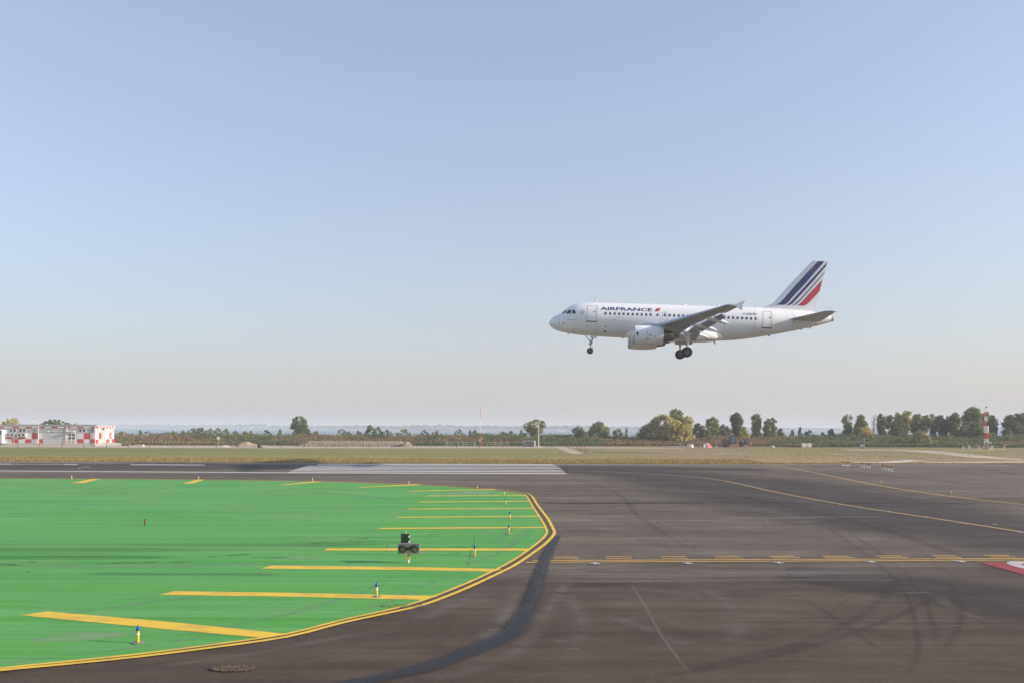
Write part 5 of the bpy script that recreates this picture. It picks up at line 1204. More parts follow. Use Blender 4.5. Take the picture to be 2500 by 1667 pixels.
# ---- diggers
M['dig_body'] = paint('dusty brown machine paint', (0.17, 0.125, 0.095), .6, var=.25, scale=3); M['dig_dark'] = paint('dark machine steel', (0.04, 0.042, 0.055), .5, var=.3, scale=4); M['blade'] = paint('rust pink blade', (0.30, 0.17, 0.135), .6, var=.2, scale=3); M['cab'] = paint('cab frame blue black', (0.03, 0.04, 0.06), .4, var=.2)
M['cabglass'] = paint('cab glass', (0.10, 0.16, 0.20), .1, var=.3, scale=3)
def digger(u, Y, s, lab, small=False):
    e = empty('digger', (wx(u, Y), Y, 0), label=lab, cat='digger'); e.scale = (s, s, s)
    for x in (-1.05, 1.05):
        tk = MB(); rings = []
        for (y_, r_) in ((-1.9, .45), (1.9, .45)):
            pass
        prof = [(-1.9+.42*math.cos(a), .44+.42*math.sin(a)) for a in [R(90+180*k/8) for k in range(9)]] + [(1.9+.42*math.cos(a), .44+.42*math.sin(a)) for a in [R(-90+180*k/8) for k in range(9)]]
        tk.loft([[(x-.25, p[0], p[1]) for p in prof], [(x+.25, p[0], p[1]) for p in prof]]).build('track', M['dig_dark'], e)
    MB().box(-.8, .8, -1.2, 1.2, .5, .95).build('undercarriage', M['dig_dark'], e)
    MB().box(-1.3, .25, -.9, 2.2, 1.0, 2.15).box(-1.3, 1.3, 1.0, 2.3, 1.0, 1.9).build('engine_body', M['dig_body'], e)
    cb = MB(); [cb.box(x-.05, x+.05, y-.05, y+.05, 1.1, 3.0) for x in (.35, 1.3) for y in (-1.3, .5)]; cb.box(.28, 1.36, -1.38, .58, 2.98, 3.12).box(.28, 1.36, -1.38, .58, 1.0, 1.35)
    cab = cb.build('cab', M['cab'], e); MB().box(.40, 1.25, -1.34, -1.31, 1.35, 2.98).build('windscreen', M['cabglass'], cab); MB().box(1.31, 1.33, -1.2, .45, 1.4, 2.95).build('side_window', M['cabglass'], cab)
    MB().box(.5, 1.1, -.3, .2, 1.3, 2.1).build('seat', M['dig_dark'], cab)
    MB().tube((-.15, -.9, 1.6), (-.15, -2.0, 2.75), .19, .16, 8).tube((-.15, -2.0, 2.75), (-.1, -2.9, 1.7), .15, .12, 8).build('boom', M['dig_dark'], e)
    MB().tube((-.3, -1.0, 1.3), (-.3, -1.9, 2.1), .07, .07, 6).build('hydraulic_ram', M['steel'], e)
    MB().loft([[(-.55, -2.7, .5), (.35, -2.7, .5), (.35, -3.1, .9), (-.55, -3.1, .9)], [(-.5, -2.6, 1.6), (.3, -2.6, 1.6), (.3, -2.9, 1.7), (-.5, -2.9, 1.7)]]).build('bucket', M['dig_dark'], e)
    MB().box(-1.35 if small else -.7, 1.35 if small else 1.75, -3.35, -3.2, .05, .85).build('dozer_blade', M['blade'], e)
    for x in ((-1.45),): MB().box(x-.12, x+.12, -1.0, -.9, 1.9, 2.35).build('mirror', M['dig_dark'], e)
    MB().tube((1.25, .4, 3.1), (1.25, .4, 3.35), .04, .04, 6).build('beacon_pole', M['dig_dark'], e); MB().lathe([(3.35, .09), (3.5, .1), (3.58, .05)], (1.25, .4, 0), 'z', 8, (True, True)).build('beacon', M['orange'], e)
    return e
digger(1780.5, 206, .96, 'larger brown excavator with blue glazed cab and wide blade, facing the runway'); d2 = digger(1817, 209, .70, 'smaller digger parked right of the larger excavator', True)
MB().box(1.5, 1.95, -2.6, -2.2, .9, 1.7).build('yellow_tank', M['yel'], d2); MB().box(-1.3, -1.1, -2.6, -2.5, 1.7, 1.95).build('work_lamp', M['white'], d2)
# distant thin mast behind the building
e, x = banded_mast('distant_mast', 81, 1035, 1018, 322, .10, [1043, 1030, 1024, 1018], 'faint thin red and white mast far behind the building roof', 'mast', [M['orange'], M['white'], M['orange']])
# ================================================================ VEGETATION
m, t = new_mat('foliage'); at_ = N(t, 'ShaderNodeAttribute', attribute_name='tint')
p = N(t, 'ShaderNodeBsdfPrincipled'); p.inputs['Roughness'].default_value = .75; p.inputs['Specular IOR Level'].default_value = .15
tl = N(t, 'ShaderNodeBsdfTranslucent'); ms = N(t, 'ShaderNodeMixShader'); ms.inputs[0].default_value = .34; o_ = N(t, 'ShaderNodeOutputMaterial')
t.links.new(at_.outputs['Color'], p.inputs['Base Color']); t.links.new(at_.outputs['Color'], tl.inputs[0])
t.links.new(p.outputs[0], ms.inputs[1]); t.links.new(tl.outputs[0], ms.inputs[2]); t.links.new(ms.outputs[0], o_.inputs[0]); M['leaf'] = m
M['bark'] = paint('bark', (0.10, 0.08, 0.06), .9, var=.3, scale=8)
PAL = {'dark': [(0.099, 0.142, 0.066), (0.136, 0.183, 0.081), (0.180, 0.217, 0.098)], 'green': [(0.157, 0.207, 0.086), (0.214, 0.267, 0.106), (0.268, 0.309, 0.123)], 'light': [(0.257, 0.296, 0.111), (0.355, 0.389, 0.143), (0.213, 0.253, 0.108)],
       'yellow': [(0.798, 0.628, 0.231), (0.900, 0.755, 0.267), (0.584, 0.512, 0.205)], 'brown': [(0.448, 0.354, 0.173), (0.579, 0.448, 0.218), (0.346, 0.298, 0.152)], 'grey': [(0.310, 0.305, 0.193), (0.386, 0.373, 0.238), (0.254, 0.257, 0.156)],
       'bluegreen': [(0.157, 0.193, 0.112), (0.201, 0.238, 0.133), (0.135, 0.163, 0.100)], 'purple': [(0.238, 0.209, 0.149), (0.293, 0.251, 0.172), (0.207, 0.190, 0.131)], 'olive': [(0.231, 0.244, 0.109), (0.296, 0.295, 0.130), (0.178, 0.199, 0.094)],
       'reed': [(.30, .195, .125), (.25, .165, .105), (.34, .235, .15), (.22, .16, .095)], 'gold': [(.36, .27, .11), (.33, .25, .10), (.39, .29, .12), (.30, .245, .095)]}
def quads(name, C, S, T, material, parent, vertical=False, aspect=1.0, kind=None):
    """C (n,3) centres, S (n,) sizes, T (n,3) colours -> one mesh of n small faces"""
    n = len(C)
    a = rng.normal(size=(n, 3)); a /= np.linalg.norm(a, axis=1)[:, None]
    b = rng.normal(size=(n, 3)); b -= (a*b).sum(1)[:, None]*a; b /= np.linalg.norm(b, axis=1)[:, None]
    if vertical:
        a = np.stack([rng.normal(0, .16, n), rng.normal(0, .16, n), np.ones(n)], 1); th = rng.uniform(0, np.pi, n); b = np.stack([np.cos(th), np.sin(th), np.zeros(n)], 1)
    A = a*S[:, None]*.5*(aspect if vertical else 1.0); B = b*S[:, None]*.5
    if vertical: V = np.stack([C-B, C+B, C+B*.25+2*A, C-B*.25+2*A], 1).reshape(-1, 3)
    else: V = np.stack([C-A-B*.35, C+B, C+A+B*.2, C-B], 1).reshape(-1, 3)
    me = bpy.data.meshes.new(name); me.vertices.add(4*n); me.vertices.foreach_set('co', V.ravel())
    me.loops.add(4*n); me.loops.foreach_set('vertex_index', np.arange(4*n, dtype=np.int32))
    me.polygons.add(n); me.polygons.foreach_set('loop_start', np.arange(0, 4*n, 4, dtype=np.int32)); me.update(calc_edges=True)
    at = me.attributes.new('tint', 'FLOAT_COLOR', 'FACE'); at.data.foreach_set('color', np.concatenate([T, np.ones((n, 1))], 1).ravel().astype(np.float32))
    o = link(name, me, material, parent)
    if kind: o['kind'] = kind
    return o
def tints(pal, n, jit=.22):
    P = np.array(PAL[pal]) if isinstance(pal, str) else np.concatenate([np.array(PAL[q]) for q in pal])
    T = P[rng.integers(0, len(P), n)]; return np.clip(T*rng.uniform(1-jit, 1+jit, (n, 1)), 0, 1)
def env(style, h):
    if style == 'round': return math.sqrt(max(0, 1-((h-.5)/.5)**2))
    if style == 'tall': return math.sqrt(max(0, 1-((h-.42)/.58)**2))*(.75+.25*math.cos(h*7))
    if style == 'cone': return (1-h)**.75*.95+.08
    if style == 'dome': return math.sqrt(max(0, 1-h*h))
    if style == 'spread': return .35+.65*math.sqrt(max(0, 1-((h-.66)/.36)**2)) if h > .30 else .38
    if style == 'mound': return (1-h)**.55
    return 1
def tree(name, u, vt, wpx, Y, style, pal, label, cat='tree', dens=1.0, z0=0.0, group=None, sparse=0.0, trunk=True, leaf=.32):
    X = wx(u, Y); H = wz(u, vt, Y) - .25; Wd = wpx/1944*Y*((1.42 if u > 2050 else 1.30) if cat == 'tree' else 1.15); e = empty(name, (X, Y, 0), label=label, cat=cat, group=group)
    r_ = random.Random(int(u*7+vt)); Hc = H-z0; blobs = []
    nb = int(min(64, max(16, 10+1.1*Wd*Hc)))
    for k in range(nb):
        h = ((k*.618034) % 1)*.94+.02; w = env(style, h)*Wd/2; br = max(.34, min(Wd, Hc)*r_.uniform(.10, .185)*(1 if style != 'cone' else .8)*(.75 if h > .8 else 1))
        a = r_.uniform(0, 2*math.pi); rr = max(0, w-br*.7)*math.sqrt(r_.uniform(.25, 1)); sgn = 1
        blobs.append((rr*math.cos(a), rr*math.sin(a)*.8, z0+h*Hc*(1-br/Hc*.5), br))
    top = max(blobs, key=lambda q: q[2]); blobs.append((top[0]*.4, 0, z0+Hc-.6*top[3], top[3]*.8))
    Cs, Ss, Ts = [], [], []
    for (bx_, by_, bz_, br) in blobs:
        n = int(max(34, 190*br*br*dens))
        d = rng.normal(size=(n, 3)); d /= np.linalg.norm(d, axis=1)[:, None]
        rad = br*(rng.uniform(.3, 1.0, n)**.5)*np.where(rng.random(n) < .22, rng.uniform(1.1, 1.65, n), 1.0)
        P_ = d*rad[:, None]*np.array([1, 1, .8]) + np.array([bx_, by_, bz_])
        keep = rng.random(n) > sparse; P_ = P_[keep]; n = len(P_)
        tone = r_.uniform(.86, 1.16)
        Cs.append(P_); Ss.append(rng.uniform(.6, 1.25, n)*leaf); Ts.append(np.clip(tints(pal, n)*tone, 0, 1))
    C_ = np.concatenate(Cs); C_[:, 2] = np.maximum(C_[:, 2], .1)
    quads('crown', C_, np.concatenate(Ss), np.concatenate(Ts), M['leaf'], e)
    if trunk:
        tb = MB(); th_ = H*.55; tb.tube((0, 0, -.1), (r_.uniform(-.2, .2), 0, th_*.5), .03*H+.04, .02*H+.03, 7).tube((0, 0, th_*.45), (r_.uniform(-.3, .3), .1, H*.85), .02*H+.03, .02, 6)
        tb.build('trunk', M['bark'], e)
        lb = MB(); 
        for q in blobs[::2]: lb.tube((0, 0, min(q[2]*.55, th_)), (q[0], q[1], q[2]), .012*H+.02, .015, 5, cap=False)
        lb.build('limbs', M['bark'], e)
    return e
def Tr(*a, **k): return tree('tree', *a, **k)
def Sh(*a, **k): k.setdefault('cat', 'shrub'); k.setdefault('trunk', False); return tree('shrub', *a, **k)
# -- behind the building and along the left
Tr(28, 1017, 38, 290, 'round', ['grey', 'yellow'], 'thin pale tree poking above the building roof at the far left', sparse=.35, z0=2.5)
Tr(135, 1020.5, 76, 285, 'dome', ['dark', 'green'], 'broad dark green domed tree behind the chequered building roof', z0=2.8, dens=1.2)
Tr(185, 1030.5, 14, 290, 'round', 'brown', 'tiny brownish treetop above the roof right of the domed tree', sparse=.3, z0=2.8)
for (u, vt, w, pal, st_y, lab) in [
    (301, 1050, 26, ['green', 'brown'], 'round', 'low dull green shrub nearest the right end of the building'), (343, 1047.5, 16, 'green', 'cone', 'small pointed green shrub, first of a pair on the left lagoon shore'), (364, 1050, 30, ['brown', 'green'], 'round', 'brownish shrub right of the small pointed one on the left shore'),
    (412, 1052, 22, 'olive', 'dome', 'low olive shrub before the blue water left of the dark shrub group'), (425, 1049.5, 14, 'light', 'round', 'small pale green shrub with water on both sides at the left'),
    (447, 1048, 14, 'light', 'round', 'small pale shrub just left of the dense green bush'), (471, 1042, 27, ['green', 'dark'], 'round', 'dense rounded green bush reaching lower than its neighbours, left of the sign board'), (492, 1040.5, 30, ['bluegreen', 'dark'], 'round', 'dark blue green shrub touching the dense rounded bush'),
    (513, 1043, 18, 'light', 'round', 'pale green shrub above the small cream sign board'), (532, 1041.5, 26, ['light', 'olive'], 'dome', 'taller pale green shrub right above the sign board'), (551, 1043.5, 26, 'green', 'dome', 'spreading green shrub right of the one above the sign board'),
    (575, 1049, 16, 'green', 'round', 'little green shrub alone between the group and the dark low one'), (599, 1050, 18, 'olive', 'dome', 'small olive shrub against the water above the sandy heap left end'), (613, 1048.5, 16, 'light', 'cone', 'small spiky pale shrub above the middle of the sandy heap'),
    (651, 1046.5, 24, ['bluegreen', 'dark'], 'dome', 'dark low wide shrub left of the spiky shrub beside the two lobed tree'), (684, 1045.5, 15, 'olive', 'cone', 'thin spiky shrub directly left of the two lobed tree'),
    (772, 1049, 14, 'green', 'round', 'small shrub right of the two lobed tree against the water'), (833, 1044, 24, ['green', 'olive'], 'round', 'round green shrub above the spoil bank, left of the darkest group'), (851, 1050.5, 18, 'olive', 'dome', 'low pale shrub at the right foot of the round one above the spoil bank'), (875, 1048, 18, 'olive', 'round', 'small grey green shrub between the round shrub and the tall dark group'),
    (904, 1034.5, 30, ['dark', 'bluegreen'], 'dome', 'tallest dark green shrub clump above the middle of the spoil bank'), (922, 1039, 26, ['dark', 'green'], 'round', 'second dark clump leaning on the tallest one above the spoil bank'), (944, 1046, 34, ['green', 'olive'], 'dome', 'long low green shrub trailing right from the dark clumps'),
    (973, 1052, 18, ['dark', 'brown'], 'round', 'small dark shrub left of the rounded brown green one'), (990, 1043.8, 28, ['green', 'brown'], 'round', 'rounded brown green shrub above the right end of the spoil bank'),
    (1037, 1046, 24, 'olive', 'dome', 'spiky grey green shrub in front of the long dark pontoon'), (1065, 1048.5, 24, 'olive', 'dome', 'low grey green shrub right of the spiky one by the pontoon'), (1120, 1044.5, 28, ['green', 'bluegreen'], 'dome', 'ragged green shrub just below the orange hulled ship'),
    (1148, 1047, 12, 'bluegreen', 'cone', 'narrow dark shrub directly left of the red and white pole'), (1161, 1046.3, 22, ['green', 'bluegreen'], 'dome', 'wide leafy shrub touching the red and white pole on its left'), (1228, 1050.5, 15, 'green', 'round', 'small round shrub right of the red and white pole'),
    (1247, 1048.5, 34, ['green', 'bluegreen'], 'dome', 'wide low green shrub between the pole and the spreading tree'), (1273, 1046, 15, ['light', 'green'], 'cone', 'pointed pale shrub left of the spreading tree'), (1284, 1054, 18, 'dark', 'round', 'dark low shrub at the left foot of the spreading tree')]:
    Sh(u, vt, w, 262 if w < 22 else 256, st_y, pal, lab, z0=1.6, group='shrubs along the lagoon shore', leaf=.29, sparse=.12)
Tr(728, 1012.5, 36, 268, 'round', ['dark', 'green'], 'upper lobe of the tall dark green tree standing alone left of centre', dens=1.2, z0=4)
Tr(737, 1030, 56, 264, 'mound', ['dark', 'bluegreen'], 'wide dark green tree at the foot of the tall lone one left of centre', dens=1.2, z0=.8)
Tr(1306, 1020, 44, 250, 'spread', ['olive', 'brown', 'dark'], 'ragged spreading tree with bare gaps behind the hut and the lamp pole', sparse=.38, z0=1.5)
# -- centre right
Sh(1413, 1038.5, 38, 240, 'round', ['bluegreen', 'dark'], 'rounded blue green shrub right of the lamp pole, before the pale tree', z0=.8, dens=1.2)
Tr(1463, 1025.5, 52, 242, 'dome', ['light', 'grey'], 'pale feathery yellow green tree between the blue green shrub and the golden thicket', z0=.8, sparse=.2, dens=1.2)
Sh(1508, 1043.5, 26, 242, 'round', ['light', 'yellow'], 'small yellow green bush left of the golden thicket', z0=1)
Sh(1530, 1042, 13, 246, 'cone', 'grey', 'thin pale shrub between the yellow green bush and the golden thicket', z0=1, sparse=.4)
Tr(1590, 1030, 66, 240, 'dome', ['brown', 'olive'], 'low brown left shoulder of the golden thicket', z0=.6, sparse=.1)
Tr(1622, 1008, 66, 238, 'round', ['olive', 'brown', 'yellow'], 'broad olive brown tree in the left half of the golden thicket', z0=.6, dens=1.1)
Tr(1651, 994, 44, 240, 'tall', ['light', 'olive'], 'highest green topped tree at the peak of the golden thicket', z0=1)
Tr(1652, 1022, 58, 233, 'round', ['yellow', 'olive'], 'golden yellow tree low in the middle of the thicket', z0=.6)
Tr(1678, 1010.5, 36, 238, 'tall', ['yellow', 'grey'], 'pale golden tree at the right edge of the thicket', z0=.8, sparse=.15)
Sh(1706, 1030, 32, 245, 'round', ['dark', 'brown'], 'dark brown green tree right beside the golden thicket', z0=.8, cat='tree')
Tr(1740, 1013.5, 32, 243, 'round', ['light', 'green'], 'light green tree with visible thin trunks right of the golden thicket', z0=3.2, sparse=.1)
Sh(1730, 1040, 26, 240, 'mound', 'olive', 'olive undergrowth beneath the light green tree with thin trunks', z0=.6)
Tr(1768, 1033, 40, 262, 'dome', ['purple', 'bluegreen'], 'dull grey purple tree set back behind the excavator', z0=1)
Tr(1799, 1003.5, 34, 246, 'tall', ['green', 'dark'], 'tall full green tree rising behind the excavator', z0=.6, dens=1.4)
Tr(1817, 1038, 30, 243, 'mound', ['light', 'yellow'], 'low yellow green bush at the right foot of the tall full green tree', z0=.6)
Tr(1846, 1006, 32, 246, 'tall', ['light', 'olive'], 'tall pale green tree right of the full green one', z0=.6, sparse=.1, dens=1.1)
Tr(1873, 1019, 26, 245, 'tall', ['dark', 'green'], 'darker green tree with a notched top beside the pale green one', z0=.6, dens=1.2)
Tr(1888, 1016, 24, 246, 'tall', ['green', 'olive'], 'rightmost green tree of the row behind the diggers', z0=.6, dens=1.1)
Sh(1906, 1043, 26, 258, 'dome', 'bluegreen', 'dim grey green shrub right of the row of tall trees', z0=1)
Sh(1934, 1046, 16, 256, 'cone', 'olive', 'small pointed shrub above the pale concrete blocks', z0=1)
Sh(1953, 1039.5, 18, 250, 'cone', ['olive', 'dark'], 'spiky conifer like shrub right above the pale concrete blocks', z0=1)
Sh(1975, 1047, 34, 252, 'dome', ['light', 'olive'], 'long pale shrub right of the spiky one', z0=1)
Sh(2008, 1052, 14, 252, 'dome', 'olive', 'small shrub between the long pale shrub and the bushy one', z0=1)
Sh(2029, 1043.5, 28, 248, 'dome', ['olive', 'dark'], 'bushy shrub with the lagoon on both sides left of the pale sparse tree', z0=1)
# -- right hand wood
Tr(2070, 1007.5, 28, 250, 'tall', ['grey', 'olive'], 'pale sparse tree at the left end of the right hand wood', z0=2, sparse=.35)
Sh(2067, 1032, 26, 246, 'round', ['dark', 'bluegreen'], 'dark bush at the foot of the pale sparse tree', z0=.8)
Tr(2102, 1008.5, 44, 240, 'cone', ['brown', 'olive', 'dark'], 'brown green pointed tree second from the left in the wood', z0=.6, dens=1.4)
Tr(2116, 1036, 26, 232, 'round', ['yellow', 'brown'], 'golden brown bush in front of the pointed tree', z0=.6)
bt = empty('bare_tree', (wx(2133, 255), 255, 0), label='leafless grey tree between the pointed tree and the dark acacias', cat='tree'); bm_ = MB(); r_ = random.Random(3); Hb = wz(2133, 1008.5, 255)
for k in range(34):
    z = Hb*(.12+.8*k/34); a = r_.uniform(0, 6.28); L = 1.6*(1-.5*z/Hb)*r_.uniform(.6, 1); bm_.tube((0, 0, z*.85), (L*math.cos(a), L*.7*math.sin(a), min(Hb, z+L*1.7)), .045, .02, 4, cap=False)
MB().tube((0, 0, 0), (.1, 0, Hb*.95), .2, .03, 7).build('trunk', M['bark'], bt); bm_.build('branches', paint('grey twigs', (0.20, 0.18, 0.165), .9, var=.2), bt)
Tr(2152, 1006.5, 28, 244, 'tall', ['dark', 'bluegreen'], 'dark green tree right of the leafless grey one', z0=1.2, sparse=.1, dens=1.2)
Tr(2178, 1009.5, 30, 246, 'spread', ['green', 'dark'], 'open crowned green tree between the dark one and the yellow topped one', z0=1.2, sparse=.22, dens=1.2)
Tr(2207, 998.5, 34, 246, 'spread', ['light', 'yellow', 'green'], 'yellow topped tree, tallest in the left half of the wood', z0=2, sparse=.2, dens=1.2)
Sh(2195, 1036, 46, 238, 'dome', ['dark', 'bluegreen'], 'dark understorey below the yellow topped tree', z0=.6, dens=1.2)
Tr(2246, 1006.5, 38, 246, 'spread', ['dark', 'green'], 'wide dark acacia right of the yellow topped tree', z0=1.5, sparse=.18, dens=1.3)
Tr(2278, 1006, 26, 250, 'spread', ['bluegreen', 'olive'], 'slim grey green tree with see through branches', z0=2, sparse=.38)
Tr(2303, 1010.5, 34, 248, 'spread', ['dark', 'bluegreen'], 'dark layered tree left of the big willow', z0=1.5, sparse=.2, dens=1.2)
Tr(2331, 1003, 28, 244, 'tall', ['dark', 'green'], 'dark upright tree touching the left side of the big willow', z0=.8, dens=1.3)
Tr(2374, 990.5, 50, 246, 'tall', ['light', 'olive'], 'tallest light green willow behind the lattice mast', z0=1, dens=1.4)
Tr(2372, 1026, 66, 238, 'round', ['green', 'dark', 'olive'], 'broad lower green crown left of the lattice mast foot', z0=.5, dens=1.5)
Tr(2410, 1003.5, 36, 248, 'round', ['dark', 'green'], 'dark green tree directly behind the lattice mast', z0=2, sparse=.12, dens=1.3)
Tr(2424, 1026, 26, 244, 'cone', ['dark', 'bluegreen'], 'dark tree sloping down right of the lattice mast', z0=1, dens=1.2)
Sh(2424, 1052, 30, 236, 'dome', ['olive', 'light'], 'low olive bush at the right foot of the mast trees', z0=.6)
Tr(2480, 1006, 50, 244, 'round', ['dark', 'bluegreen'], 'left half of the dark gappy trees at the right edge', z0=1.2, sparse=.22, dens=1.4)
Tr(2512, 1000, 50, 246, 'round', ['dark', 'green'], 'tall dark tree cut off by the right edge of the photo', z0=1.2, sparse=.18, dens=1.4)
Sh(2461, 1040, 26, 240, 'dome', ['dark', 'bluegreen'], 'dark low bush at the left foot of the right edge trees', z0=.6, dens=1.2)
Sh(2246, 1045.5, 50, 212, 'dome', ['brown', 'grey'], 'brown bare twigged bush standing out before the dark hedge', z0=.1, dens=1.2, leaf=.3)
Sh(2193, 1062, 26, 214, 'dome', ['brown', 'olive'], 'small brown bush in the dark hedge left of the big brown one', z0=.1, leaf=.3)
Sh(308, 1075, 22, 205, 'dome', ['dark', 'brown'], 'low dark bush at the end of the building ramp', z0=.0, leaf=.25, dens=2)
# ---- scrub belt: reeds and brambles too many to count, on a low bank
def vnoise(x, y, s=0):
    return (math.sin(x*.071+s)*1.2+math.sin(x*.153+y*.13+s*2.1)*1.2+math.sin(x*.29-y*.23+s*.7)*.5+math.sin(y*.31+x*.031+s*1.3)*.9)/3.5
def bank_h(x, y):
    u = 1250+1944*x/y
    back = 2.8 if u < 1300 else (2.5 if u < 1900 else 2.75)
    front = 216 if u < 1900 else 206
    k = min(1, max(0, (y-front)/26)); s = k*k*(3-2*k)
    return back*(.20+.80*s)*(1+.20*vnoise(x*2.1, y, 4)+.07*math.sin(x*1.3+y*.4)) if y > front else 0
xs = np.arange(-190, 200, 2.0); ys = np.arange(205, 300, 3.0)
mb = MB(); idx = {}
for i, x in enumerate(xs):
    for j, y in enumerate(ys):
        idx[i, j] = len(mb.v); z = bank_h(x, y)*.62-.1 if 205 < y < 280 else -.2
        if y > 262: z *= max(0, (280-y)/18)
        mb.v.append((float(x), float(y), float(max(z, -.2))))
for i in range(len(xs)-1):
    for j in range(len(ys)-1): mb.f.append((idx[i, j], idx[i+1, j], idx[i+1, j+1], idx[i, j+1]))
bk = mb.build('bank', soil('scrub soil', (0.085, 0.072, 0.045), (0.055, 0.058, 0.032)), None, smooth=True); bk['kind'] = 'structure'
RC, RS, RT, BC, BS, BT = [], [], [], [], [], []
for k in range(9500):
    y = 207+56*random.random()**1.15; x = random.uniform(-.70, .70)*y; u = 1250+1944*x/y
    if bank_h(x, y) <= 0 or u > 2620 or u < -120: continue
    if u < 285 and y < 220: continue
    h = bank_h(x, y)
    d = vnoise(x*.9, y*1.4, 1.0)
    dark_bias = -.36
    if 560 < u < 1010: dark_bias = .05 if y < 238 else -.3
    if 1010 <= u < 1300: dark_bias = .18 if y < 236 else -.25
    if 1300 <= u < 1400: dark_bias = .1
    if 1400 <= u < 1470: dark_bias = .35 if y < 224 else -.2
    if 1470 <= u < 1890: dark_bias = -.8
    if u >= 1890: dark_bias = .34 if y < 240 else -.25
    if d+dark_bias > .16:
        n = 34; r0 = random.uniform(.6, 1.3)
        P_ = rng.normal(0, .42, (n, 3))*r0*np.array([1.3, 1, .62]) + np.array([x, y, h*random.uniform(.72, .98)])
        BC.append(P_); BS.append(rng.uniform(.16, .36, n)); BT.append(tints(random.choice(['dark', 'dark', 'bluegreen', 'green', 'olive']), n)*random.uniform(.62, .98))
    else:
        n = 34; hh = h*random.uniform(.45, .85)
        P_ = np.stack([x+rng.normal(0, 1.1, n), y+rng.normal(0, .6, n), hh*rng.uniform(.35, 1.0, n)-.1], 1)
        RC.append(P_); RS.append(rng.uniform(.12, .30, n)); RT.append(tints(random.choice(['reed', 'reed', 'reed', 'reed', 'olive']), n)*random.uniform(.66, 1.0))
RSz = np.concatenate(RS)
def reedmesh(C, S, T, name, hlo, hhi, parent=None):
    n = len(C); th = rng.uniform(0, np.pi, n); B = np.stack([np.cos(th), np.sin(th), np.zeros(n)], 1)*S[:, None]*.5
    A = np.stack([rng.normal(0, .16, n), rng.normal(0, .16, n), rng.uniform(hlo, hhi, n)], 1)
    V = np.stack([C-B*.5, C+B*.5, C+A+B*.75, C+A*1.05-B*.45], 1).reshape(-1, 3)
    me = bpy.data.meshes.new(name); me.vertices.add(4*n); me.vertices.foreach_set('co', V.ravel()); me.loops.add(4*n); me.loops.foreach_set('vertex_index', np.arange(4*n, dtype=np.int32))
    me.polygons.add(n); me.polygons.foreach_set('loop_start', np.arange(0, 4*n, 4, dtype=np.int32)); me.update(calc_edges=True)
    at = me.attributes.new('tint', 'FLOAT_COLOR', 'FACE'); at.data.foreach_set('color', np.concatenate([np.clip(T, 0, 1), np.ones((n, 1))], 1).ravel().astype(np.float32))
    o = link(name, me, M['leaf'], parent); o['kind'] = 'stuff'; return o
reedmesh(np.concatenate(RC), RSz, np.concatenate(RT), 'reeds', .25, .70)
quads('brambles', np.concatenate(BC), np.concatenate(BS), np.concatenate(BT), M['leaf'], None, kind='stuff')
# dry grass along the asphalt and sparse tufts on the field
n = 46000; f = rng.random(n); xg = rng.uniform(-105, 100, n)
edge = np.interp(xg, [p_.x for p_ in fe], [p_.y for p_ in fe]); yg = edge+.35+17*f**1.5
mask = ~((xg > 36) & (yg > 112)); xg, yg = xg[mask], yg[mask]; n = len(xg)
reedmesh(np.stack([xg, yg, np.zeros(n)], 1), rng.uniform(.10, .22, n), tints('gold', n, .10)*(.86+.14*rng.random((n, 1))), 'dry_grass', .05, .14)
n = 16000; xg = rng.uniform(-70, 125, n); yg = rng.uniform(126, 205, n); patch = np.array([vnoise(a*1.2, b_*2.2, 9) for a, b_ in zip(xg, yg)]); mask = (patch > .12) & ((xg > 8) | (rng.random(n) < .25)); xg, yg = xg[mask], yg[mask]; n = len(xg)
reedmesh(np.stack([xg, yg, np.zeros(n)], 1), rng.uniform(.10, .25, n), tints(['olive', 'gold'], n, .12), 'field_tufts', .05, .16)
# ---- gravel road, heaps, dirt tracks
def gstrip(name, px, w, mat, z): return link(name, ribbon_mesh(gpts(px), w, z, 5, name), mat, ground)
gstrip('gravel_road', [(-200, 1087.5), (260, 1089), (700, 1090.5), (1250, 1091.2), (1500, 1092.5), (1700, 1093.5)], [26, 28, 28, 22, 12, 4], M['gravel'], .02)
gstrip('gravel_road', [(1366, 1091), (1390, 1099), (1412, 1108)], [4, 4, 3], M['track'], .025)
gstrip('dirt_track', [(2060, 1097.5), (2200, 1098.5), (2330, 1108), (2420, 1117), (2520, 1122), (2700, 1128)], [9, 9, 8, 7, 7, 7], M['track'], .022)
gstrip('dirt_track', [(2180, 1097.2), (2260, 1099.5), (2340, 1100), (2460, 1096)], [4, 3, 2, 3], M['track'], .026)
gstrip('dirt_track', [(2260, 1129), (2350, 1128.5), (2500, 1126.5), (2700, 1126)], [4, 4.5, 5, 5], M['gravel'], .024)
gstrip('dirt_track', [(1730, 1107), (1790, 1105.6), (1880, 1106)], [1.6, 2.2, 1.2], M['gravel'], .024); gstrip('dirt_track', [(2020, 1107.2), (2062, 1107.6)], [2.2, 1.4], M['slab'], .024); gstrip('dirt_track', [(2080, 1127.5), (2140, 1128), (2170, 1130)], [2.5, 2.5, 1], M['track'], .024)
gstrip('concrete_apron', [(2140, 1130.2), (2180, 1127.3), (2238, 1122.8)], [3.2, 3.0, 2.6], M['slab'], .028)
gstrip('wheel_rut', [(2180, 1101), (2300, 1105), (2450, 1114)], [.9, .9, .8], M['crack'], .03); gstrip('wheel_rut', [(2130, 1100.2), (2170, 1100.6)], [1.5, 1.2], M['tyre'], .03)
gstrip('dark_grass', [(-200, 1097), (300, 1097.5), (700, 1099)], [4, 5, 3], decal_mat('lush grass', (0.085, 0.135, 0.035), .75, .8, .3, (.2, 1.5), .3, .6, .95, .2), .018)
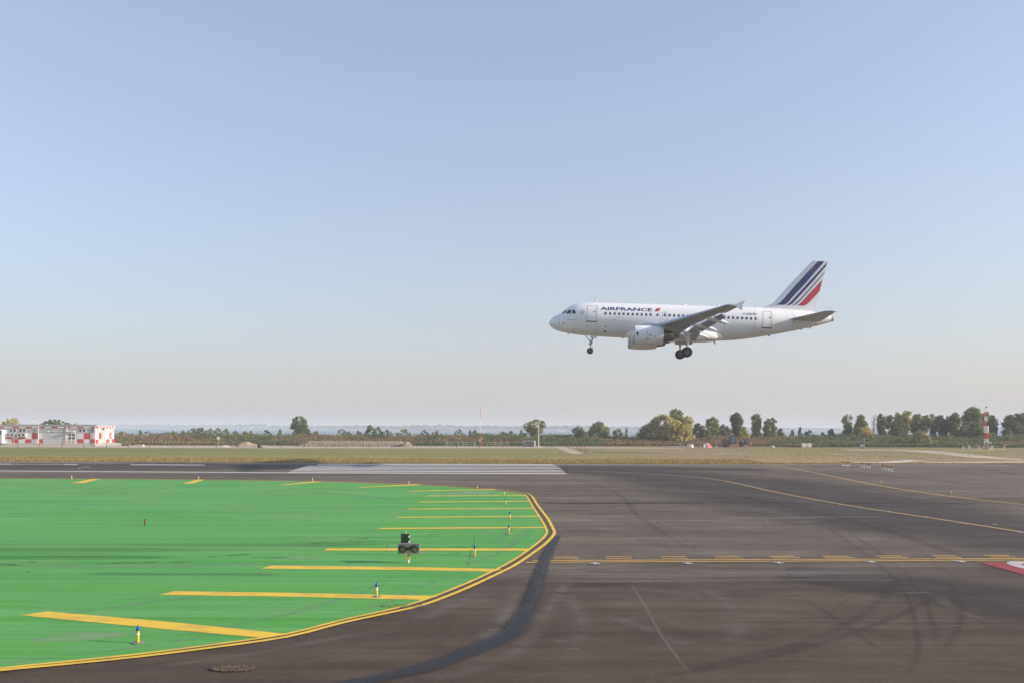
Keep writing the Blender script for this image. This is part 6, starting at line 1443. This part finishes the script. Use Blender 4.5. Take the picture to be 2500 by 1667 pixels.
gstrip('dark_grass', [(-100, 1100.5), (300, 1101.5), (500, 1103)], [2.2, 2.2, 1], decal_mat('lush darker grass', (0.06, 0.09, 0.03), .7, .8, .3, (.2, 1.5), .3, .6, .95, .2), .019)
gstrip('dark_grass', [(1440, 1103), (1540, 1104), (1625, 1106.5)], [9, 8, 3], decal_mat('bright grass', (0.10, 0.17, 0.05), .9, .7, .3, (.2, 1.5), .25, .5, .95, .2), .018)
def heap(name, u0, u1, Y, h, dep, label, mat, ridged=False, seed=1, skew=.5):
    x0, x1 = wx(u0, Y), wx(u1, Y); L = x1-x0; r_ = random.Random(seed); mb = MB(); nx, ny = int(L*5.2), 14; id_ = {}
    for i in range(nx+1):
        a = i/nx; prof_ = min(1, a/(.12 if ridged else skew))**.8*min(1, (1-a)/(.12 if ridged else 1-skew))**.8
        for j in range(ny+1):
            b_ = j/ny*2-1; z = h*prof_*max(0, 1-abs(b_)**(3.0 if ridged else 1.6))
            z *= 1+(.03 if ridged else .14)*math.sin(a*L*1.3+seed)+(.02 if ridged else .08)*math.sin(a*L*3.1+b_*3)+r_.uniform(-.03, .03)
            yo = 0
            if ridged and b_ < 0: yo = .05*math.sin(a*L*9.2+2*math.sin(a*9))+r_.uniform(-.07, .07)
            id_[i, j] = len(mb.v); mb.v.append((a*L-L/2, b_*dep+yo, max(0, z)))
    for i in range(nx):
        for j in range(ny): mb.f.append((id_[i, j], id_[i+1, j], id_[i+1, j+1], id_[i, j+1]))
    o = mb.build(name, mat, None, smooth=False, loc=((x0+x1)/2, Y, .0)); tag(o, label, 'heap'); return o
heap('sand_heap', 560, 662, 196, 1.25, 3.0, 'pale sandy heap with two humps beyond the gravel left of centre', M['soil'], seed=2, skew=.35)
heap('rubble_pile', 532, 566, 194, .5, 1.4, 'small whitish rubble pile at the left toe of the sandy heap', M['conc'], seed=5)
heap('spoil_bank', 722, 1013, 202, 1.42, 2.6, 'long flat topped bank of ribbed clay spoil behind the fence', M['soil_dark'], True, 4)
heap('spoil_cone', 975, 1012, 199, 1.5, 2.0, 'rounded clay cone at the right end of the ribbed spoil bank', M['soil_dark'], False, 7)
heap('earth_mound', 1704, 1712, 201, .45, .7, 'small brown earth mound between the white sacks and the barriers', M['soil_dark'], False, 9)

# ================================================================ LAGOON AND FAR SHORE
shore = [(-900, 3900), (300, 3500), (560, 3050), (700, 2750), (850, 2500), (1000, 2350), (1400, 2250), (1700, 2450), (2000, 2650), (2500, 2750), (3400, 2900)]
def shoreY(u): return float(np.interp(u, [s_[0] for s_ in shore], [s_[1] for s_ in shore]))
mb = MB(); prev = None
for u in range(-900, 3401, 60):
    Y = shoreY(u); col_ = [(wx(u, Y), Y, ZW-.5), (wx(u, Y+12), Y+12, ZW+.5), (wx(u, Y+60), Y+60, 1.0), (wx(u, Y+2200), Y+2200, 3.0)]
    if prev:
        for k in range(3): mb.quad(prev[k], col_[k], col_[k+1], prev[k+1])
    prev = col_
fs = mb.build('far_shore', soil('shore soil', (0.12, 0.12, 0.08), (0.16, 0.14, 0.10)), None); fs['kind'] = 'structure'
C_, S_, T_ = [], [], []
topv = [(-300, 1034), (230, 1035), (300, 1033), (330, 1036.5), (370, 1034.5), (420, 1036.5), (540, 1035), (600, 1034.5), (640, 1032.5), (660, 1036.5), (720, 1039), (780, 1038), (900, 1036.5), (960, 1039), (1010, 1036.5), (1090, 1035), (1130, 1039), (1170, 1037), (1260, 1038.5), (1380, 1038), (1420, 1036), (1500, 1039.5), (1560, 1040), (1700, 1040.5), (1900, 1043.5), (2000, 1045.5), (2200, 1044.5), (2440, 1041.5), (2600, 1040)]
for k in range(4600):
    u = random.uniform(-250, 2600); Y = shoreY(u)+random.uniform(25, 260); vt = float(np.interp(u, [a[0] for a in topv], [a[1] for a in topv]))
    Hh = max(3.5, wz(u, vt, Y)); Hh *= (.78+.22*abs(math.sin(u*.11))+.14*math.sin(u*.37)); n = 11
    r0 = random.uniform(2.5, 6.5); zt_ = Hh*random.uniform(.5, .96)
    C_.append(rng.normal(0, .5, (n, 3))*r0*np.array([1.3, 1, .6])+np.array([wx(u, Y), Y, max(2, zt_-r0*.4)])); S_.append(rng.uniform(2.2, 4.6, n)); T_.append(tints(random.choice(['bluegreen', 'dark', 'dark', 'green']), n)*random.uniform(.5, .9))
quads('distant_woodland', np.concatenate(C_), np.concatenate(S_), np.concatenate(T_), M['leaf'], None, kind='stuff')
M['roof'] = paint('terracotta roof', (0.45, 0.20, 0.11), .8, var=.2); M['hwall'] = paint('cream house wall', (0.72, 0.64, 0.52), .8, var=.1); M['owall'] = paint('ochre wall', (0.70, 0.42, 0.22), .8, var=.1)
def house(u, vb, wpx, hpx, lab, wall='hwall', tower=False):
    Y = shoreY(u)+14; w = wpx/1944*Y; h = hpx/1944*Y; e = empty('distant_house' if not tower else 'distant_tower', (wx(u, Y), Y, 0), label=lab, cat='house' if not tower else 'tower')
    z0 = max(0, wz(u, vb, Y)-1); MB().box(-w/2, w/2, 0, w*.7, -.6, z0+h*.78).build('wall', M[wall], e)
    zz0 = z0+h*.78; r = MB(); r.v = [(-w/2-.3, -.3, zz0), (w/2+.3, -.3, zz0), (w/2+.3, w*.7+.3, zz0), (-w/2-.3, w*.7+.3, zz0), (-w/2 if not tower else 0, w*.35, zz0+h*.32), (w/2 if not tower else .01, w*.35, zz0+h*.32)]
    r.f = [(0, 3, 2, 1), (0, 1, 5, 4), (2, 3, 4, 5), (1, 2, 5), (3, 0, 4)]; r.build('roof', M['roof'], e)
    MB().box(-w*.28, -w*.1, -.06, -.01, z0+h*.3, z0+h*.52).build('window', M['glass'], e)
for a in [(314.5, 1044, 2.6, 5, 'tiny ochre tower on the far shore above the right end of the building', 'owall', True), (386, 1044, 7, 3.2, 'wide white house on the far shore, leftmost of the white ones'), (404, 1044.6, 4, 2, 'tiny low house right of the wide white one on the far shore'), (519, 1044.5, 5, 3.4, 'white house on the far shore just above the pale shrubs'), (526, 1045, 4, 3, 'cream house touching the white one above the pale shrubs'),
          (598, 1045, 3, 2.6, 'tiny cream house left of the bright white gable'), (611, 1045.6, 4.5, 4.8, 'bright white gabled house on the far shore above the sandy heap'), (768, 1046, 8, 3.2, 'row house with red roof right of the two lobed tree'), (781, 1046.3, 6, 2.8, 'low red roofed house next to the row house', 'owall'), (795, 1046.5, 5, 3, 'cream house furthest right of the red roofed group'),
          (1056, 1048, 2.6, 5, 'ochre tower on the far shore above the dark pontoon', 'owall', True), (1100, 1048, 3, 3.2, 'tiny pale house on the far shore left of the orange ship'), (1216, 1048.2, 3, 2, 'tiny cream house left of the cream tower'), (1224, 1048.3, 3, 6.2, 'bright cream tower on the far shore right of the red and white pole', 'hwall', True), (1254, 1048, 4, 4, 'faint pink house on the far shore right of the cream tower', 'owall'), (1541, 1049, 3, 2, 'tiny orange house on the shore left of the golden thicket', 'owall')]: house(*a)
def boat(u, vw, Lpx, lab, hull, top=None, cabin=True, low=False, cat='boat', sail=False):
    Y = (EYE-ZW)*1944/(vw-1043-ROLL*(u-1250)); L = Lpx/1944*Y; e = empty('boat' if not low else 'pontoon', (wx(u, Y), Y, ZW), label=lab, cat=cat); q = Y/1944
    hh = (1.3 if low else 2.2)*q
    MB().loft([[(-L/2+.04*L, -L*.06, -.3), (L/2-.04*L, -L*.06, -.3), (L/2-.04*L, L*.06, -.3), (-L/2+.04*L, L*.06, -.3)], [(-L/2, -L*.07, hh), (L/2, -L*.07, hh), (L/2, L*.07, hh), (-L/2, L*.07, hh)]]).build('hull', hull, e)
    if cabin and not low:
        MB().box(-L*.46, -L*.28, -L*.04, L*.04, hh, hh+2.6*q).build('wheelhouse', top, e); MB().box(L*.30, L*.45, -L*.04, L*.04, hh, hh+2.2*q).build('bow_deck', top, e); MB().box(-L*.28, L*.3, -L*.05, L*.05, hh, hh+.7*q).build('cargo_rail', top, e)
    if low: MB().box(-L*.3, L*.1, -L*.02, L*.02, hh, hh+.8*q).build('deck_load', M['dgrey'], e)
    if sail: MB().loft([[(-L*.3, -.1, hh), (L*.35, -.1, hh), (L*.35, .1, hh), (-L*.3, .1, hh)], [(.0, -.05, hh+4*q), (.2, -.05, hh+4*q), (.2, .05, hh+4*q), (0, .05, hh+4*q)]]).build('sail', top, e)
boat(1135, 1050, 14.5, 'orange hulled cargo ship with pale upper works left of the red and white pole', M['orange'], M['cream'])
boat(1371, 1051.8, 16, 'long white passenger boat on the lagoon right of the spreading tree', M['white'], M['white'])
boat(1347, 1051, 5, 'tiny red and white boat left of the long white one', M['red'], M['white'])
boat(1061, 1049.8, 96, 'long dark low pontoon on the water above the spoil bank right end', M['dgrey'], low=True, cat='pontoon')
boat(670.5, 1047.8, 2.4, 'tiny white sailing boat left of the two lobed tree', M['white'], M['white'], cabin=False, sail=True)
boat(321.5, 1046.2, 4, 'tiny white motor boat on the lagoon above the right end of the building', M['white'], M['white'])
# ================================================================ AIR
hb = MB().box(-7600, 7600, -3400, 9600, -4.0, 28.5); hz_o = hb.build('haze', None, None); hz_o['kind'] = 'stuff'
m = bpy.data.materials.new('autumn haze'); m.use_nodes = True; m.node_tree.nodes.clear(); t = m.node_tree
pv = N(t, 'ShaderNodeVolumePrincipled'); pv.inputs['Density'].default_value = 0.00044; pv.inputs['Color'].default_value = (.74, .775, .83, 1); pv.inputs['Anisotropy'].default_value = 0.0
o_ = N(t, 'ShaderNodeOutputMaterial'); t.links.new(pv.outputs[0], o_.inputs['Volume']); hz_o.data.materials.append(m)
